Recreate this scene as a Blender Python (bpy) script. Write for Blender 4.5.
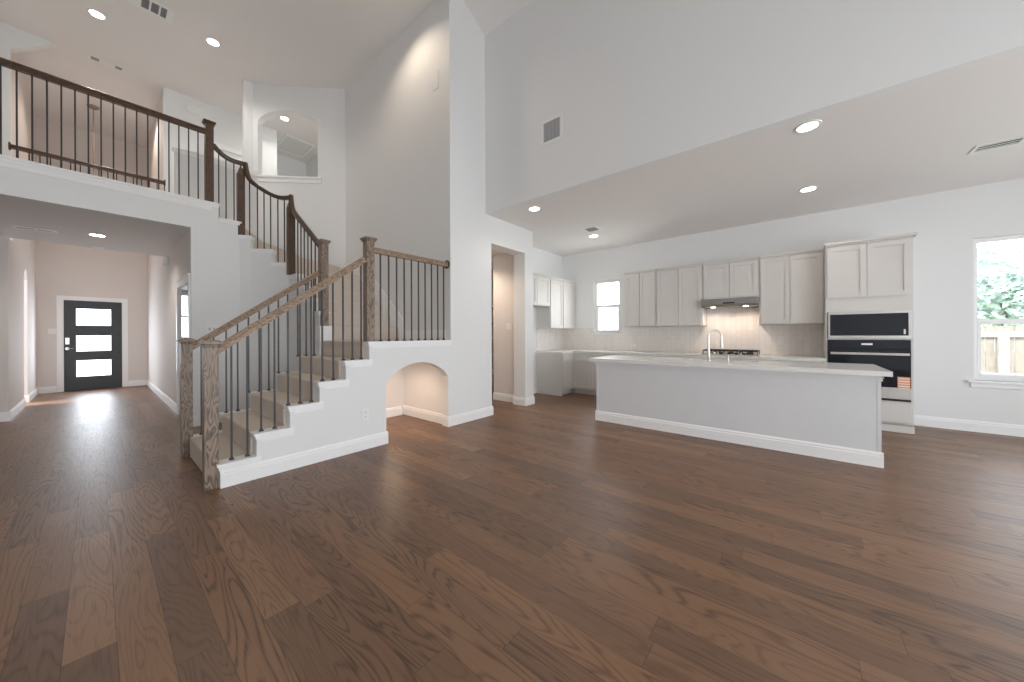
import bpy, bmesh, math, random
from mathutils import Vector, Matrix
random.seed(7)
for o in list(bpy.data.objects): bpy.data.objects.remove(o)
scn = bpy.context.scene
col = scn.collection
PI = math.pi

# ------------------------------------------------------------------ camera
EYE = 1.234
YAW = math.radians(39.5481)
cam_d = bpy.data.cameras.new('camera'); cam = bpy.data.objects.new('camera', cam_d); col.objects.link(cam)
Fw = Vector((math.cos(YAW), math.sin(YAW), 0)); Rt = Vector((math.sin(YAW), -math.cos(YAW), 0)); Up = Vector((0, 0, 1))
ROLL = 0.0042
cr = (Rt - Up*ROLL).normalized(); cu = (Up + Rt*ROLL).normalized()
cam.matrix_world = Matrix(((cr.x, cu.x, -Fw.x, 0), (cr.y, cu.y, -Fw.y, 0), (cr.z, cu.z, -Fw.z, EYE), (0, 0, 0, 1)))
cam_d.sensor_width = 36; cam_d.lens = 343.017*36/1024; cam_d.shift_y = -6.68/1024
cam_d.clip_start = 0.05; cam_d.clip_end = 200
scn.camera = cam

# ------------------------------------------------------------------ world, exposure, big lights
w = bpy.data.worlds.new('sky'); scn.world = w; w.use_nodes = True
wn = w.node_tree.nodes; bg = wn['Background']
bg.inputs[0].default_value = (.86, .93, 1, 1); bg.inputs[1].default_value = 4.6
vs = scn.view_settings
vs.view_transform = 'Standard'; vs.look = 'None'; vs.gamma = 1; vs.use_curve_mapping = False
vs.exposure = 0.09
scn.cycles.use_denoising = True
scn.cycles.max_bounces = 10; scn.cycles.diffuse_bounces = 8; scn.cycles.glossy_bounces = 4
scn.cycles.sample_clamp_indirect = 6

def area_light(name, loc, rot, sx, sy, power, color):
    l = bpy.data.lights.new(name, 'AREA'); l.shape = 'RECTANGLE'; l.size = sx; l.size_y = sy
    l.energy = power; l.color = color
    o = bpy.data.objects.new(name, l); col.objects.link(o); o.location = loc; o.rotation_euler = rot
    return o
DAY = (.94, .975, 1)
# daylight coming in through the living room windows behind the camera and the dining windows
LIVING = [(-2.9, -1.7), (-1.3, -.1), (.3, 1.5), (1.9, 3.1)]
for x0, x1 in LIVING:
    area_light('living_window_daylight', ((x0+x1)/2, -3.93, 1.45), (PI/2, 0, 0), x1-x0, 2.2, 36, DAY)
area_light('patio_window_daylight', (4.95, -3.93, 1.25), (PI/2, 0, 0), 1.4, 2.2, 7, DAY)
area_light('kitchen_window_daylight', (6.86, 3.11, 1.8), (PI/2, 0, PI/2), .5, 1.0, 9, DAY)
area_light('entry_glass_daylight', (-.04, 12.44, 1.1), (-PI/2, 0, 0), .5, 1.5, 19, (.84, .92, 1))

sun_d = bpy.data.lights.new('yard_sun', 'SUN'); sun_d.energy = 8; sun_d.angle = .02; sun_d.color = (1, .97, .92)
sun = bpy.data.objects.new('yard_sun', sun_d); col.objects.link(sun); sun.rotation_euler = (math.radians(-8), math.radians(-36), 0)

# ------------------------------------------------------------------ materials
def mat(name, color, rough=.5, metal=0, noise=0, nscale=20, bump=0, bscale=200, spec=.5, coat=0):
    m = bpy.data.materials.new(name); m.use_nodes = True
    nt = m.node_tree; b = nt.nodes['Principled BSDF']
    b.inputs['Base Color'].default_value = (*color, 1); b.inputs['Roughness'].default_value = rough
    b.inputs['Metallic'].default_value = metal; b.inputs['Specular IOR Level'].default_value = spec
    b.inputs['Coat Weight'].default_value = coat
    tc = nt.nodes.new('ShaderNodeNewGeometry')
    if noise:
        n = nt.nodes.new('ShaderNodeTexNoise'); n.inputs['Scale'].default_value = nscale; n.inputs['Detail'].default_value = 3
        nt.links.new(tc.outputs['Position'], n.inputs['Vector'])
        r = nt.nodes.new('ShaderNodeValToRGB')
        r.color_ramp.elements[0].position = .3; r.color_ramp.elements[1].position = .7
        r.color_ramp.elements[0].color = (*[c*(1-noise) for c in color], 1)
        r.color_ramp.elements[1].color = (*[min(1, c*(1+noise)) for c in color], 1)
        nt.links.new(n.outputs['Fac'], r.inputs['Fac']); nt.links.new(r.outputs['Color'], b.inputs['Base Color'])
    if bump:
        n2 = nt.nodes.new('ShaderNodeTexNoise'); n2.inputs['Scale'].default_value = bscale; n2.inputs['Detail'].default_value = 2
        nt.links.new(tc.outputs['Position'], n2.inputs['Vector'])
        bp = nt.nodes.new('ShaderNodeBump'); bp.inputs['Strength'].default_value = bump; bp.inputs['Distance'].default_value = .004
        nt.links.new(n2.outputs['Fac'], bp.inputs['Height']); nt.links.new(bp.outputs['Normal'], b.inputs['Normal'])
    return m

def emit_mat(name, color, strength):
    m = bpy.data.materials.new(name); m.use_nodes = True
    nt = m.node_tree; b = nt.nodes['Principled BSDF']
    b.inputs['Base Color'].default_value = (.9, .9, .88, 1)
    b.inputs['Emission Color'].default_value = (*color, 1); b.inputs['Emission Strength'].default_value = strength
    n = nt.nodes.new('ShaderNodeTexNoise'); n.inputs['Scale'].default_value = 40
    r = nt.nodes.new('ShaderNodeMapRange'); r.inputs['To Min'].default_value = .25; r.inputs['To Max'].default_value = .35
    nt.links.new(n.outputs['Fac'], r.inputs['Value']); nt.links.new(r.outputs['Result'], b.inputs['Roughness'])
    return m

def glass_mat(name, tint, gloss):
    m = bpy.data.materials.new(name); m.use_nodes = True
    nt = m.node_tree; nt.nodes.remove(nt.nodes['Principled BSDF'])
    out = nt.nodes['Material Output']
    t = nt.nodes.new('ShaderNodeBsdfTransparent'); t.inputs[0].default_value = (*tint, 1)
    g = nt.nodes.new('ShaderNodeBsdfGlossy'); g.inputs['Roughness'].default_value = .03
    lw = nt.nodes.new('ShaderNodeLayerWeight'); lw.inputs['Blend'].default_value = gloss
    mx = nt.nodes.new('ShaderNodeMixShader')
    nt.links.new(lw.outputs['Fresnel'], mx.inputs[0]); nt.links.new(t.outputs[0], mx.inputs[1]); nt.links.new(g.outputs[0], mx.inputs[2])
    nt.links.new(mx.outputs[0], out.inputs[0])
    return m

def mnode(nt, op, a, b=None, c=None):
    n = nt.nodes.new('ShaderNodeMath'); n.operation = op
    for i, v in enumerate((a, b, c)):
        if v is None: continue
        if hasattr(v, 'links'): nt.links.new(v, n.inputs[i])
        else: n.inputs[i].default_value = v
    return n.outputs[0]

def floor_material():
    m = bpy.data.materials.new('oak_plank_floor'); m.use_nodes = True
    nt = m.node_tree; b = nt.nodes['Principled BSDF']; L = nt.links.new
    geo = nt.nodes.new('ShaderNodeNewGeometry'); sp = nt.nodes.new('ShaderNodeSeparateXYZ'); L(geo.outputs['Position'], sp.inputs[0])
    W, LEN = .137, 1.25
    u = mnode(nt, 'ADD', mnode(nt, 'DIVIDE', sp.outputs[0], W), 100.64)
    row = mnode(nt, 'FLOOR', u); fu = mnode(nt, 'FRACT', u)
    wr = nt.nodes.new('ShaderNodeTexWhiteNoise'); wr.noise_dimensions = '1D'; L(row, wr.inputs['W'])
    v = mnode(nt, 'ADD', mnode(nt, 'ADD', mnode(nt, 'DIVIDE', sp.outputs[1], LEN), 50), mnode(nt, 'MULTIPLY', wr.outputs['Value'], 9.7))
    cl = mnode(nt, 'FLOOR', v); fv = mnode(nt, 'FRACT', v)
    cell = nt.nodes.new('ShaderNodeCombineXYZ'); L(row, cell.inputs[0]); L(cl, cell.inputs[1])
    wc = nt.nodes.new('ShaderNodeTexWhiteNoise'); wc.noise_dimensions = '3D'; L(cell.outputs[0], wc.inputs['Vector'])
    rc = nt.nodes.new('ShaderNodeSeparateColor'); L(wc.outputs['Color'], rc.inputs[0])
    def coords(kx, ky):
        c = nt.nodes.new('ShaderNodeCombineXYZ')
        L(mnode(nt, 'ADD', mnode(nt, 'MULTIPLY', sp.outputs[0], kx), mnode(nt, 'MULTIPLY', rc.outputs[0], 60)), c.inputs[0])
        L(mnode(nt, 'ADD', mnode(nt, 'MULTIPLY', sp.outputs[1], ky), mnode(nt, 'MULTIPLY', rc.outputs[1], 60)), c.inputs[1])
        L(mnode(nt, 'MULTIPLY', rc.outputs[2], 30), c.inputs[2])
        return c.outputs[0]
    # cathedral grain: contour lines of a stretched noise
    n1 = nt.nodes.new('ShaderNodeTexNoise'); n1.inputs['Scale'].default_value = 1; n1.inputs['Detail'].default_value = 1.5
    n1.inputs['Roughness'].default_value = .45; n1.inputs['Distortion'].default_value = .35
    L(coords(7.5, .85), n1.inputs['Vector'])
    rings = mnode(nt, 'SINE', mnode(nt, 'MULTIPLY', n1.outputs['Fac'], 115))
    rings = mnode(nt, 'POWER', mnode(nt, 'MULTIPLY_ADD', rings, .5, .5), 3.6)
    # pores
    n2 = nt.nodes.new('ShaderNodeTexNoise'); n2.inputs['Scale'].default_value = 1; n2.inputs['Detail'].default_value = 4
    L(coords(160, 5), n2.inputs['Vector'])
    n3 = nt.nodes.new('ShaderNodeTexNoise'); n3.inputs['Scale'].default_value = 1; n3.inputs['Detail'].default_value = 3
    L(coords(6, 1.2), n3.inputs['Vector'])
    base = nt.nodes.new('ShaderNodeValToRGB'); L(rc.outputs[1], base.inputs['Fac'])
    cr_ = base.color_ramp; cr_.interpolation = 'LINEAR'
    cols = [(0, FLOOR_COLS[0]), (.3, FLOOR_COLS[1]), (.6, FLOOR_COLS[2]), (.85, FLOOR_COLS[3]), (1, FLOOR_COLS[4])]
    cr_.elements[0].position = 0; cr_.elements[0].color = (*cols[0][1], 1)
    cr_.elements[1].position = 1; cr_.elements[1].color = (*cols[4][1], 1)
    for p, c in cols[1:4]:
        e = cr_.elements.new(p); e.color = (*c, 1)
    grain = mnode(nt, 'MULTIPLY', rings, mnode(nt, 'MULTIPLY_ADD', n2.outputs['Fac'], .9, .25))
    amt = mnode(nt, 'MULTIPLY', grain, mnode(nt, 'MULTIPLY_ADD', rc.outputs[2], .55, .32))
    amt = mnode(nt, 'ADD', amt, mnode(nt, 'MULTIPLY', mnode(nt, 'SUBTRACT', n2.outputs['Fac'], .45), .5))
    amt = mnode(nt, 'ADD', amt, mnode(nt, 'MULTIPLY', mnode(nt, 'SUBTRACT', n3.outputs['Fac'], .5), .6))
    amt = mnode(nt, 'MINIMUM', mnode(nt, 'MAXIMUM', amt, 0), .8)
    mx = nt.nodes.new('ShaderNodeMix'); mx.data_type = 'RGBA'
    L(amt, mx.inputs['Factor']); L(base.outputs['Color'], mx.inputs['A']); mx.inputs['B'].default_value = (.040, .023, .015, 1)
    gx = mnode(nt, 'MULTIPLY', mnode(nt, 'MINIMUM', fu, mnode(nt, 'SUBTRACT', 1, fu)), W)
    gy = mnode(nt, 'MULTIPLY', mnode(nt, 'MINIMUM', fv, mnode(nt, 'SUBTRACT', 1, fv)), LEN)
    gap = mnode(nt, 'LESS_THAN', mnode(nt, 'MINIMUM', gx, gy), .0011)
    mg = nt.nodes.new('ShaderNodeMix'); mg.data_type = 'RGBA'
    L(mnode(nt, 'MULTIPLY', gap, .6), mg.inputs['Factor']); L(mx.outputs['Result'], mg.inputs['A']); mg.inputs['B'].default_value = (.018, .011, .008, 1)
    L(mg.outputs['Result'], b.inputs['Base Color'])
    L(mnode(nt, 'MULTIPLY_ADD', n2.outputs['Fac'], .2, .30), b.inputs['Roughness'])
    b.inputs['Specular IOR Level'].default_value = .38
    bp = nt.nodes.new('ShaderNodeBump'); bp.inputs['Strength'].default_value = .12; bp.inputs['Distance'].default_value = .002
    L(mnode(nt, 'SUBTRACT', mnode(nt, 'MULTIPLY', grain, -.5), gap), bp.inputs['Height']); L(bp.outputs['Normal'], b.inputs['Normal'])
    return m

def wood_material(name, light, dark, axis=2, ring=85, rough=.4):
    """Oak with open grain running along one axis."""
    m = bpy.data.materials.new(name); m.use_nodes = True
    nt = m.node_tree; b = nt.nodes['Principled BSDF']; L = nt.links.new
    geo = nt.nodes.new('ShaderNodeNewGeometry'); mp = nt.nodes.new('ShaderNodeMapping'); L(geo.outputs['Position'], mp.inputs['Vector'])
    s = [19, 19, 19]; s[axis] = 3.6
    mp.inputs['Scale'].default_value = s
    n1 = nt.nodes.new('ShaderNodeTexNoise'); n1.inputs['Scale'].default_value = 1; n1.inputs['Detail'].default_value = 1.2; n1.inputs['Distortion'].default_value = .4
    L(mp.outputs[0], n1.inputs['Vector'])
    rings = mnode(nt, 'POWER', mnode(nt, 'MULTIPLY_ADD', mnode(nt, 'SINE', mnode(nt, 'MULTIPLY', n1.outputs['Fac'], ring)), .5, .5), 1.6)
    mp2 = nt.nodes.new('ShaderNodeMapping'); L(geo.outputs['Position'], mp2.inputs['Vector'])
    s2 = [260, 260, 260]; s2[axis] = 9; mp2.inputs['Scale'].default_value = s2
    n2 = nt.nodes.new('ShaderNodeTexNoise'); n2.inputs['Scale'].default_value = 1; n2.inputs['Detail'].default_value = 2
    L(mp2.outputs[0], n2.inputs['Vector'])
    f = mnode(nt, 'MULTIPLY', rings, mnode(nt, 'MULTIPLY_ADD', n2.outputs['Fac'], .9, .3))
    f = mnode(nt, 'MINIMUM', mnode(nt, 'ADD', f, mnode(nt, 'MULTIPLY', n2.outputs['Fac'], .15)), 1)
    mx = nt.nodes.new('ShaderNodeMix'); mx.data_type = 'RGBA'
    L(f, mx.inputs['Factor']); mx.inputs['A'].default_value = (*light, 1); mx.inputs['B'].default_value = (*dark, 1)
    L(mx.outputs['Result'], b.inputs['Base Color']); b.inputs['Roughness'].default_value = rough
    return m

def tile_material():
    m = bpy.data.materials.new('backsplash_tile'); m.use_nodes = True
    nt = m.node_tree; b = nt.nodes['Principled BSDF']; L = nt.links.new
    geo = nt.nodes.new('ShaderNodeNewGeometry'); sp = nt.nodes.new('ShaderNodeSeparateXYZ'); L(geo.outputs['Position'], sp.inputs[0])
    c = nt.nodes.new('ShaderNodeCombineXYZ'); L(sp.outputs[2], c.inputs[0]); L(mnode(nt, 'SUBTRACT', sp.outputs[0], sp.outputs[1]), c.inputs[1])
    br = nt.nodes.new('ShaderNodeTexBrick'); L(c.outputs[0], br.inputs['Vector'])
    br.inputs['Scale'].default_value = 1; br.inputs['Brick Width'].default_value = .16; br.inputs['Row Height'].default_value = .08
    br.offset = .5
    br.inputs['Mortar Size'].default_value = .0022; br.inputs['Mortar Smooth'].default_value = .2
    br.inputs['Color1'].default_value = (.78, .74, .70, 1); br.inputs['Color2'].default_value = (.72, .68, .635, 1)
    br.inputs['Mortar'].default_value = (.60, .56, .52, 1); br.inputs['Bias'].default_value = 0
    L(br.outputs['Color'], b.inputs['Base Color']); b.inputs['Roughness'].default_value = .22
    n = nt.nodes.new('ShaderNodeTexNoise'); n.inputs['Scale'].default_value = 14; L(geo.outputs['Position'], n.inputs['Vector'])
    bp = nt.nodes.new('ShaderNodeBump'); bp.inputs['Strength'].default_value = .25; bp.inputs['Distance'].default_value = .004
    L(mnode(nt, 'SUBTRACT', mnode(nt, 'MULTIPLY', n.outputs['Fac'], .8), br.outputs['Fac']), bp.inputs['Height']); L(bp.outputs['Normal'], b.inputs['Normal'])
    return m

FLOOR_COLS = [(.155, .086, .052), (.200, .107, .060), (.245, .130, .070), (.180, .100, .062), (.29, .158, .087)]
WALL = mat('wall_paint', (.785, .79, .785), .75, bump=.05, bscale=350)
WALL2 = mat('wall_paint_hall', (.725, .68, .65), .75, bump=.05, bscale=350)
CEIL = mat('ceiling_paint', (.80, .78, .765), .85, bump=.06, bscale=300)
TRIM = mat('trim_white', (.88, .88, .88), .35, noise=.01)
CAB = mat('cabinet_paint', (.66, .635, .605), .42, noise=.012, nscale=6)
ISLE = mat('island_paint', (.675, .685, .70), .5, noise=.01, nscale=5)
QUARTZ = mat('white_quartz', (.80, .79, .77), .16, noise=.03, nscale=9)
CARPET = mat('beige_carpet', (.64, .565, .49), .95, noise=.12, nscale=220, bump=.8, bscale=500, spec=.1)
IRON = mat('black_iron', (.035, .031, .034), .42, noise=.15, nscale=60)
OAK = wood_material('stained_oak_post', (.32, .24, .18), (.075, .052, .038), 2, 62)
OAKD = wood_material('dark_stained_oak', (.125, .072, .043), (.045, .026, .017), 2)
RAILX = wood_material('oak_rail_pale', (.43, .31, .215), (.13, .08, .055), 0, 60)
RAILD = wood_material('oak_rail_dark', (.115, .067, .042), (.042, .024, .016), 0, 50, .32)
STEEL = mat('brushed_steel', (.62, .61, .59), .32, 1, noise=.06, nscale=90)
CHROME = mat('bright_nickel', (.62, .60, .57), .28, 1, noise=.03)
BLACKGLASS = mat('black_glass', (.010, .013, .019), .05, noise=.02, nscale=8, spec=.42)
BLACK = mat('matte_black', (.018, .017, .017), .5, noise=.2, nscale=40)
FDOOR = wood_material('black_door_stain', (.040, .043, .046), (.022, .024, .026), 2, 60, .4)
PLASTIC = mat('white_plastic', (.82, .82, .80), .4, noise=.01)
DARKSLOT = mat('duct_dark', (.09, .088, .085), .7, noise=.1)
GRILLE = mat('vent_grille', (.46, .47, .48), .5, noise=.05)
LENS = emit_mat('lamp_lens', (1, .93, .82), 20)
LENSW = emit_mat('hood_lamp_lens', (1, .85, .70), 12)
DISPLAY = emit_mat('oven_display', (.35, .5, 1), .08)
GLASS = glass_mat('window_glass', (.97, .98, .98), .12)
FROST = glass_mat('door_glass', (.95, .97, 1), .12)
TILE = tile_material()
FLOOR = floor_material()
HOODM = mat('hood_steel', (.40, .40, .40), .36, 1, noise=.05, nscale=80)
BRONZE = mat('bronze_rod', (.30, .22, .17), .55, noise=.08)
STICK = mat('orange_sticker', (.75, .28, .14), .5, noise=.05)
STICKW = mat('sticker_print', (.85, .70, .60), .5, noise=.03)
FENCEM = mat('cedar_fence', (.235, .205, .18), .8, noise=.2, nscale=12)
RAILM = mat('pale_fence_post', (.40, .39, .37), .7, noise=.05)
LAWN = mat('dry_lawn', (.30, .31, .19), .95, noise=.3, nscale=8)
LEAF = mat('overexposed_leaves', (.46, .56, .52), .7, noise=.4, nscale=9)  # paler than real leaves: overexposed daylight is put into the colour
BARK = mat('tree_bark', (.20, .16, .13), .9, noise=.3)

# ------------------------------------------------------------------ mesh helpers
class MB:
    def __init__(s): s.v = []; s.f = []
    def box(s, a, b):
        x0, y0, z0 = [min(p, q) for p, q in zip(a, b)]; x1, y1, z1 = [max(p, q) for p, q in zip(a, b)]
        n = len(s.v)
        s.v += [(x0,y0,z0),(x1,y0,z0),(x1,y1,z0),(x0,y1,z0),(x0,y0,z1),(x1,y0,z1),(x1,y1,z1),(x0,y1,z1)]
        s.f += [tuple(n+i for i in q) for q in ((0,3,2,1),(4,5,6,7),(0,1,5,4),(1,2,6,5),(2,3,7,6),(3,0,4,7))]
        return s
    def ext(s, pts, vec):
        """Extrude a planar polygon (3D points) along vec."""
        n = len(s.v); k = len(pts); vec = Vector(vec)
        s.v += [tuple(p) for p in pts] + [tuple(Vector(p)+vec) for p in pts]
        s.f.append(tuple(n+i for i in reversed(range(k)))); s.f.append(tuple(n+k+i for i in range(k)))
        for i in range(k):
            j = (i+1) % k; s.f.append((n+i, n+j, n+k+j, n+k+i))
        return s
    def zext(s, xy, z0, z1): return s.ext([(x, y, z0) for x, y in xy], (0, 0, z1-z0))
    def sweep(s, path, prof, sides=None):
        """Sweep a closed profile [(side, up)] along path; sides = horizontal side vector per point."""
        P = [Vector(p) for p in path]; n = len(s.v); k = len(prof); N = len(P)
        for i, p in enumerate(P):
            t = ((P[i]-P[i-1]).normalized() if i else Vector((0,0,0))) + ((P[i+1]-P[i]).normalized() if i < N-1 else Vector((0,0,0)))
            t.normalize()
            sd = Vector(sides[i]).normalized() if sides else Vector((t.y, -t.x, 0)).normalized()
            up = sd.cross(t); up.normalize()
            m = 1
            if 0 < i < N-1:
                c = t.dot((P[i+1]-P[i]).normalized()); m = min(1/max(c, .3), 1.5)
            for a, b in prof: s.v.append(tuple(p + sd*a + up*b*m))
        for i in range(N-1):
            for j in range(k):
                q = (j+1) % k; s.f.append((n+i*k+j, n+i*k+q, n+(i+1)*k+q, n+(i+1)*k+j))
        s.f.append(tuple(n+j for j in reversed(range(k)))); s.f.append(tuple(n+(N-1)*k+j for j in range(k)))
        return s
    def tube(s, path, r, seg=12):
        P = [Vector(p) for p in path]; n = len(s.v); N = len(P)
        rr = r if isinstance(r, (list, tuple)) else [r]*N
        ref = Vector((0, 0, 1)) if abs((P[1]-P[0]).normalized().z) < .9 else Vector((1, 0, 0))
        a = None
        for i, p in enumerate(P):
            t = (P[min(i+1, N-1)]-P[max(i-1, 0)]).normalized()
            a = (ref if a is None else a); a = (a - t*a.dot(t)).normalized(); b = t.cross(a)
            for j in range(seg):
                th = 2*PI*j/seg; s.v.append(tuple(p + (a*math.cos(th)+b*math.sin(th))*rr[i]))
        for i in range(N-1):
            for j in range(seg):
                q = (j+1) % seg; s.f.append((n+i*seg+j, n+i*seg+q, n+(i+1)*seg+q, n+(i+1)*seg+j))
        s.f.append(tuple(n+j for j in reversed(range(seg)))); s.f.append(tuple(n+(N-1)*seg+j for j in range(seg)))
        return s
    def lathe(s, prof, c, seg=32, axis='z', start=0):
        """prof = [(r, h)] rings along axis from point c."""
        n = len(s.v); N = len(prof)
        for r, h in prof:
            for j in range(seg):
                th = 2*PI*j/seg+start; x, y = r*math.cos(th), r*math.sin(th)
                s.v.append({'z': (c[0]+x, c[1]+y, c[2]+h), 'x': (c[0]+h, c[1]+x, c[2]+y), 'y': (c[0]+y, c[1]+h, c[2]+x)}[axis])
        for i in range(N-1):
            for j in range(seg):
                q = (j+1) % seg; s.f.append((n+i*seg+j, n+i*seg+q, n+(i+1)*seg+q, n+(i+1)*seg+j))
        s.f.append(tuple(n+j for j in reversed(range(seg)))); s.f.append(tuple(n+(N-1)*seg+j for j in range(seg)))
        return s
    def local(s, fn):
        s.v = [tuple(fn(*p)) for p in s.v]; return s

def wloc(o):
    p = Vector((0, 0, 0))
    while o is not None: p += o.location; o = o.parent
    return p
def build(name, mb, m, parent=None, bevel=0, smooth=False, origin=None):
    off = wloc(parent) if parent is not None else (Vector(origin) if origin else Vector((0, 0, 0)))
    me = bpy.data.meshes.new(name)
    me.from_pydata([tuple(Vector(p)-off) for p in mb.v], [], mb.f)
    bm = bmesh.new(); bm.from_mesh(me); bmesh.ops.recalc_face_normals(bm, faces=bm.faces)
    if bevel: bmesh.ops.bevel(bm, geom=list(bm.edges), offset=bevel, segments=2, affect='EDGES', profile=.5, clamp_overlap=True)
    bm.to_mesh(me); bm.free()
    me.materials.append(m)
    o = bpy.data.objects.new(name, me); col.objects.link(o)
    if parent is not None: o.parent = parent
    elif origin: o.location = origin
    if smooth:
        me.shade_smooth()
        try: me.set_sharp_from_angle(angle=math.radians(35))
        except Exception: pass
    return o
def tag(o, label, cat, group=None, kind=None):
    o['label'] = label; o['category'] = cat
    if group: o['group'] = group
    if kind: o['kind'] = kind
    return o
def thing(name, loc, label, cat, group=None, kind=None):
    o = bpy.data.objects.new(name, None); o.empty_display_size = .1; col.objects.link(o); o.location = loc
    return tag(o, label, cat, group, kind)
def struct(name, mb, m, label, cat, bevel=0):
    return tag(build(name, mb, m, None, bevel), label, cat, None, 'structure')
def dup(root, loc, label, rotz=None):
    r = root.copy(); col.objects.link(r); r.location = loc; r['label'] = label
    if rotz is not None: r.rotation_euler = (0, 0, rotz)
    for ch in list(root.children):
        c = ch.copy(); col.objects.link(c); c.parent = r
        for g in list(ch.children):
            d = g.copy(); col.objects.link(d); d.parent = c
    return r

# ------------------------------------------------------------------ key dimensions
YP, XH, XK, YK = 3.588, 3.731, 6.947, 4.203
YB, XC, XL = 6.29, .815, -.82         # balcony face, entry hall right and left walls
YF = 12.55                            # front wall
HC, H2, ZC = 3.05, 3.096, 5.95        # kitchen ceiling, upper floor, upper ceiling
HE = 2.70                             # entry ceiling
R, RUN = .1935, .255

# ------------------------------------------------------------------ floor and ground
struct('floor', MB().box((-4.2, -4.2, -.12), (7.07, 12.7, 0)), FLOOR, 'brown oak plank floor running through living room, kitchen and entry hall', 'floor')

# ------------------------------------------------------------------ walls
def wall_yz_hole(x0, x1, y0, y1, z0, z1, holes):
    """Wall slab between x0..x1 spanning y,z with rectangular holes (ya, yb, za, zb)."""
    m = MB(); ys = y0
    for ya, yb, za, zb in sorted(holes):
        m.box((x0, ys, z0), (x1, ya, z1))
        if za > z0: m.box((x0, ya, z0), (x1, yb, za))
        if zb < z1: m.box((x0, ya, zb), (x1, yb, z1))
        ys = yb
    m.box((x0, ys, z0), (x1, y1, z1)); return m
def wall_xz_hole(y0, y1, x0, x1, z0, z1, holes):
    m = MB(); xs = x0
    for xa, xb, za, zb in sorted(holes):
        m.box((xs, y0, z0), (xa, y1, z1))
        if za > z0: m.box((xa, y0, z0), (xb, y1, za))
        if zb < z1: m.box((xa, y0, zb), (xb, y1, z1))
        xs = xb
    m.box((xs, y0, z0), (x1, y1, z1)); return m

# pillar wall beside the stair, with the pantry opening
PX0, PX1, PX2, PX3 = 3.045, 3.856, 4.70, 4.94
m = MB().box((PX0, YP, 0), (PX1, YP+.13, 6.7)).box((PX1, YP, 2.632), (PX2, YP+.13, 3.3)).box((PX2, YP, 0), (PX3, YP+.13, 3.3))
m.box((PX2, YP+.13, 0), (PX3, YP+.25, 3.3)).box((PX1, YP+.13, 2.632), (PX2, YP+.25, 2.73))
struct('wall_pantry', m, WALL, 'tall white wall pier with the open pantry doorway', 'wall')
# knee wall under the lower flight with the arched recess
arch = []
AX0, AX1, AZ0, AZ1 = 2.094, 3.0, .675, .893
for i in range(17):
    t = i/16; x = AX0+(AX1-AX0)*t; arch.append((x, YP, AZ0+(AZ1-AZ0)*(1-(2*t-1)**2)**.8))
LAND = 6*R-.022
prof = [(.632, YP, 0), (.632, YP, R-.022)]
for i in range(1, 6):
    prof += [(.632+(.245 if i == 1 else .245+RUN*(i-1)), YP, R*i-.022), (.632+.245+RUN*(i-1), YP, R*(i+1)-.022)]
prof += [(PX0, YP, LAND), (PX0, YP, 0), (AX1, YP, 0)] + list(reversed(arch)) 
prof += [(AX0, YP, 0)]
clean = []
for p in prof:
    if not clean or (Vector(p)-Vector(clean[-1])).length > 1e-4: clean.append(p)
struct('wall_stair_front', MB().ext(clean, (0, .11, 0)), WALL, 'white stepped knee wall under the stair with arched recess', 'wall')
# rear knee wall of the lower flight
prof = [(.632, 4.765, 0), (.632, 4.765, R-.022)]
for i in range(1, 6):
    prof += [(.632+.245+RUN*(i-1), 4.765, R*i-.022), (.632+.245+RUN*(i-1), 4.765, R*(i+1)-.022)]
prof += [(1.955, 4.765, LAND), (1.955, 4.765, 0)]
struct('wall_stair_rear', MB().ext(prof, (0, .11, 0)), WALL, 'far stepped knee wall of the lower stair flight', 'wall')
# recess under the landing
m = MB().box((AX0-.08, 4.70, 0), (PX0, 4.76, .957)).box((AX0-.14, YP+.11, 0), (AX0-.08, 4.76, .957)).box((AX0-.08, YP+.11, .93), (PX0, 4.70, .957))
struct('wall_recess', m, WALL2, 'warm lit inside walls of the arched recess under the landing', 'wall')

# tall wall beside the stairwell and the diagonal wall with arched opening
m = MB().box((PX0, YP+.13, 0), (PX0+.12, 6.72, 6.2))
struct('wall_stairwell_right', m, WALL, 'tall bare white wall on the right of the stairwell', 'wall')
D0, D1 = Vector((3.045, 6.64, 0)), Vector((1.875, 7.81, 0))
dd = (D1-D0); DL = dd.length; dd.normalize(); dn = Vector((.7071, .7071, 0))
def dpt(s, z): p = D0+dd*s; return (p.x, p.y, z)
s_r = (Vector((2.69, 6.995, 0))-D0).length; s_l = (Vector((1.934, 7.751, 0))-D0).length
archd = []
for i in range(17):
    t = i/16; archd.append(dpt(s_r+(s_l-s_r)*t, 5.265+.225*(1-(2*t-1)**2)**.75))
m = MB()
m.ext([dpt(0, 0), dpt(s_r, 0), dpt(s_r, 6.1), dpt(0, 6.1)], dn*.13)
m.ext([dpt(s_l, 0), dpt(DL, 0), dpt(DL, 6.1), dpt(s_l, 6.1)], dn*.13)
m.ext([dpt(s_r, 0), dpt(s_l, 0), dpt(s_l, 4.20), dpt(s_r, 4.20)], dn*.13)
m.ext(archd + [dpt(s_l, 6.1), dpt(s_r, 6.1)], dn*.13)
m.box((1.735, 7.81, 2.0), (1.875, 7.92, 6.1))
struct('wall_stairwell_diagonal', m, WALL, 'white diagonal wall above the stair with an arched window opening', 'wall')
m = MB()
sx = .07
m.ext([dpt(s_r-.10, 4.20), dpt(s_l+.05, 4.20), dpt(s_l+.05, 4.232), dpt(s_r-.10, 4.232)], dn*.13)
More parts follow.
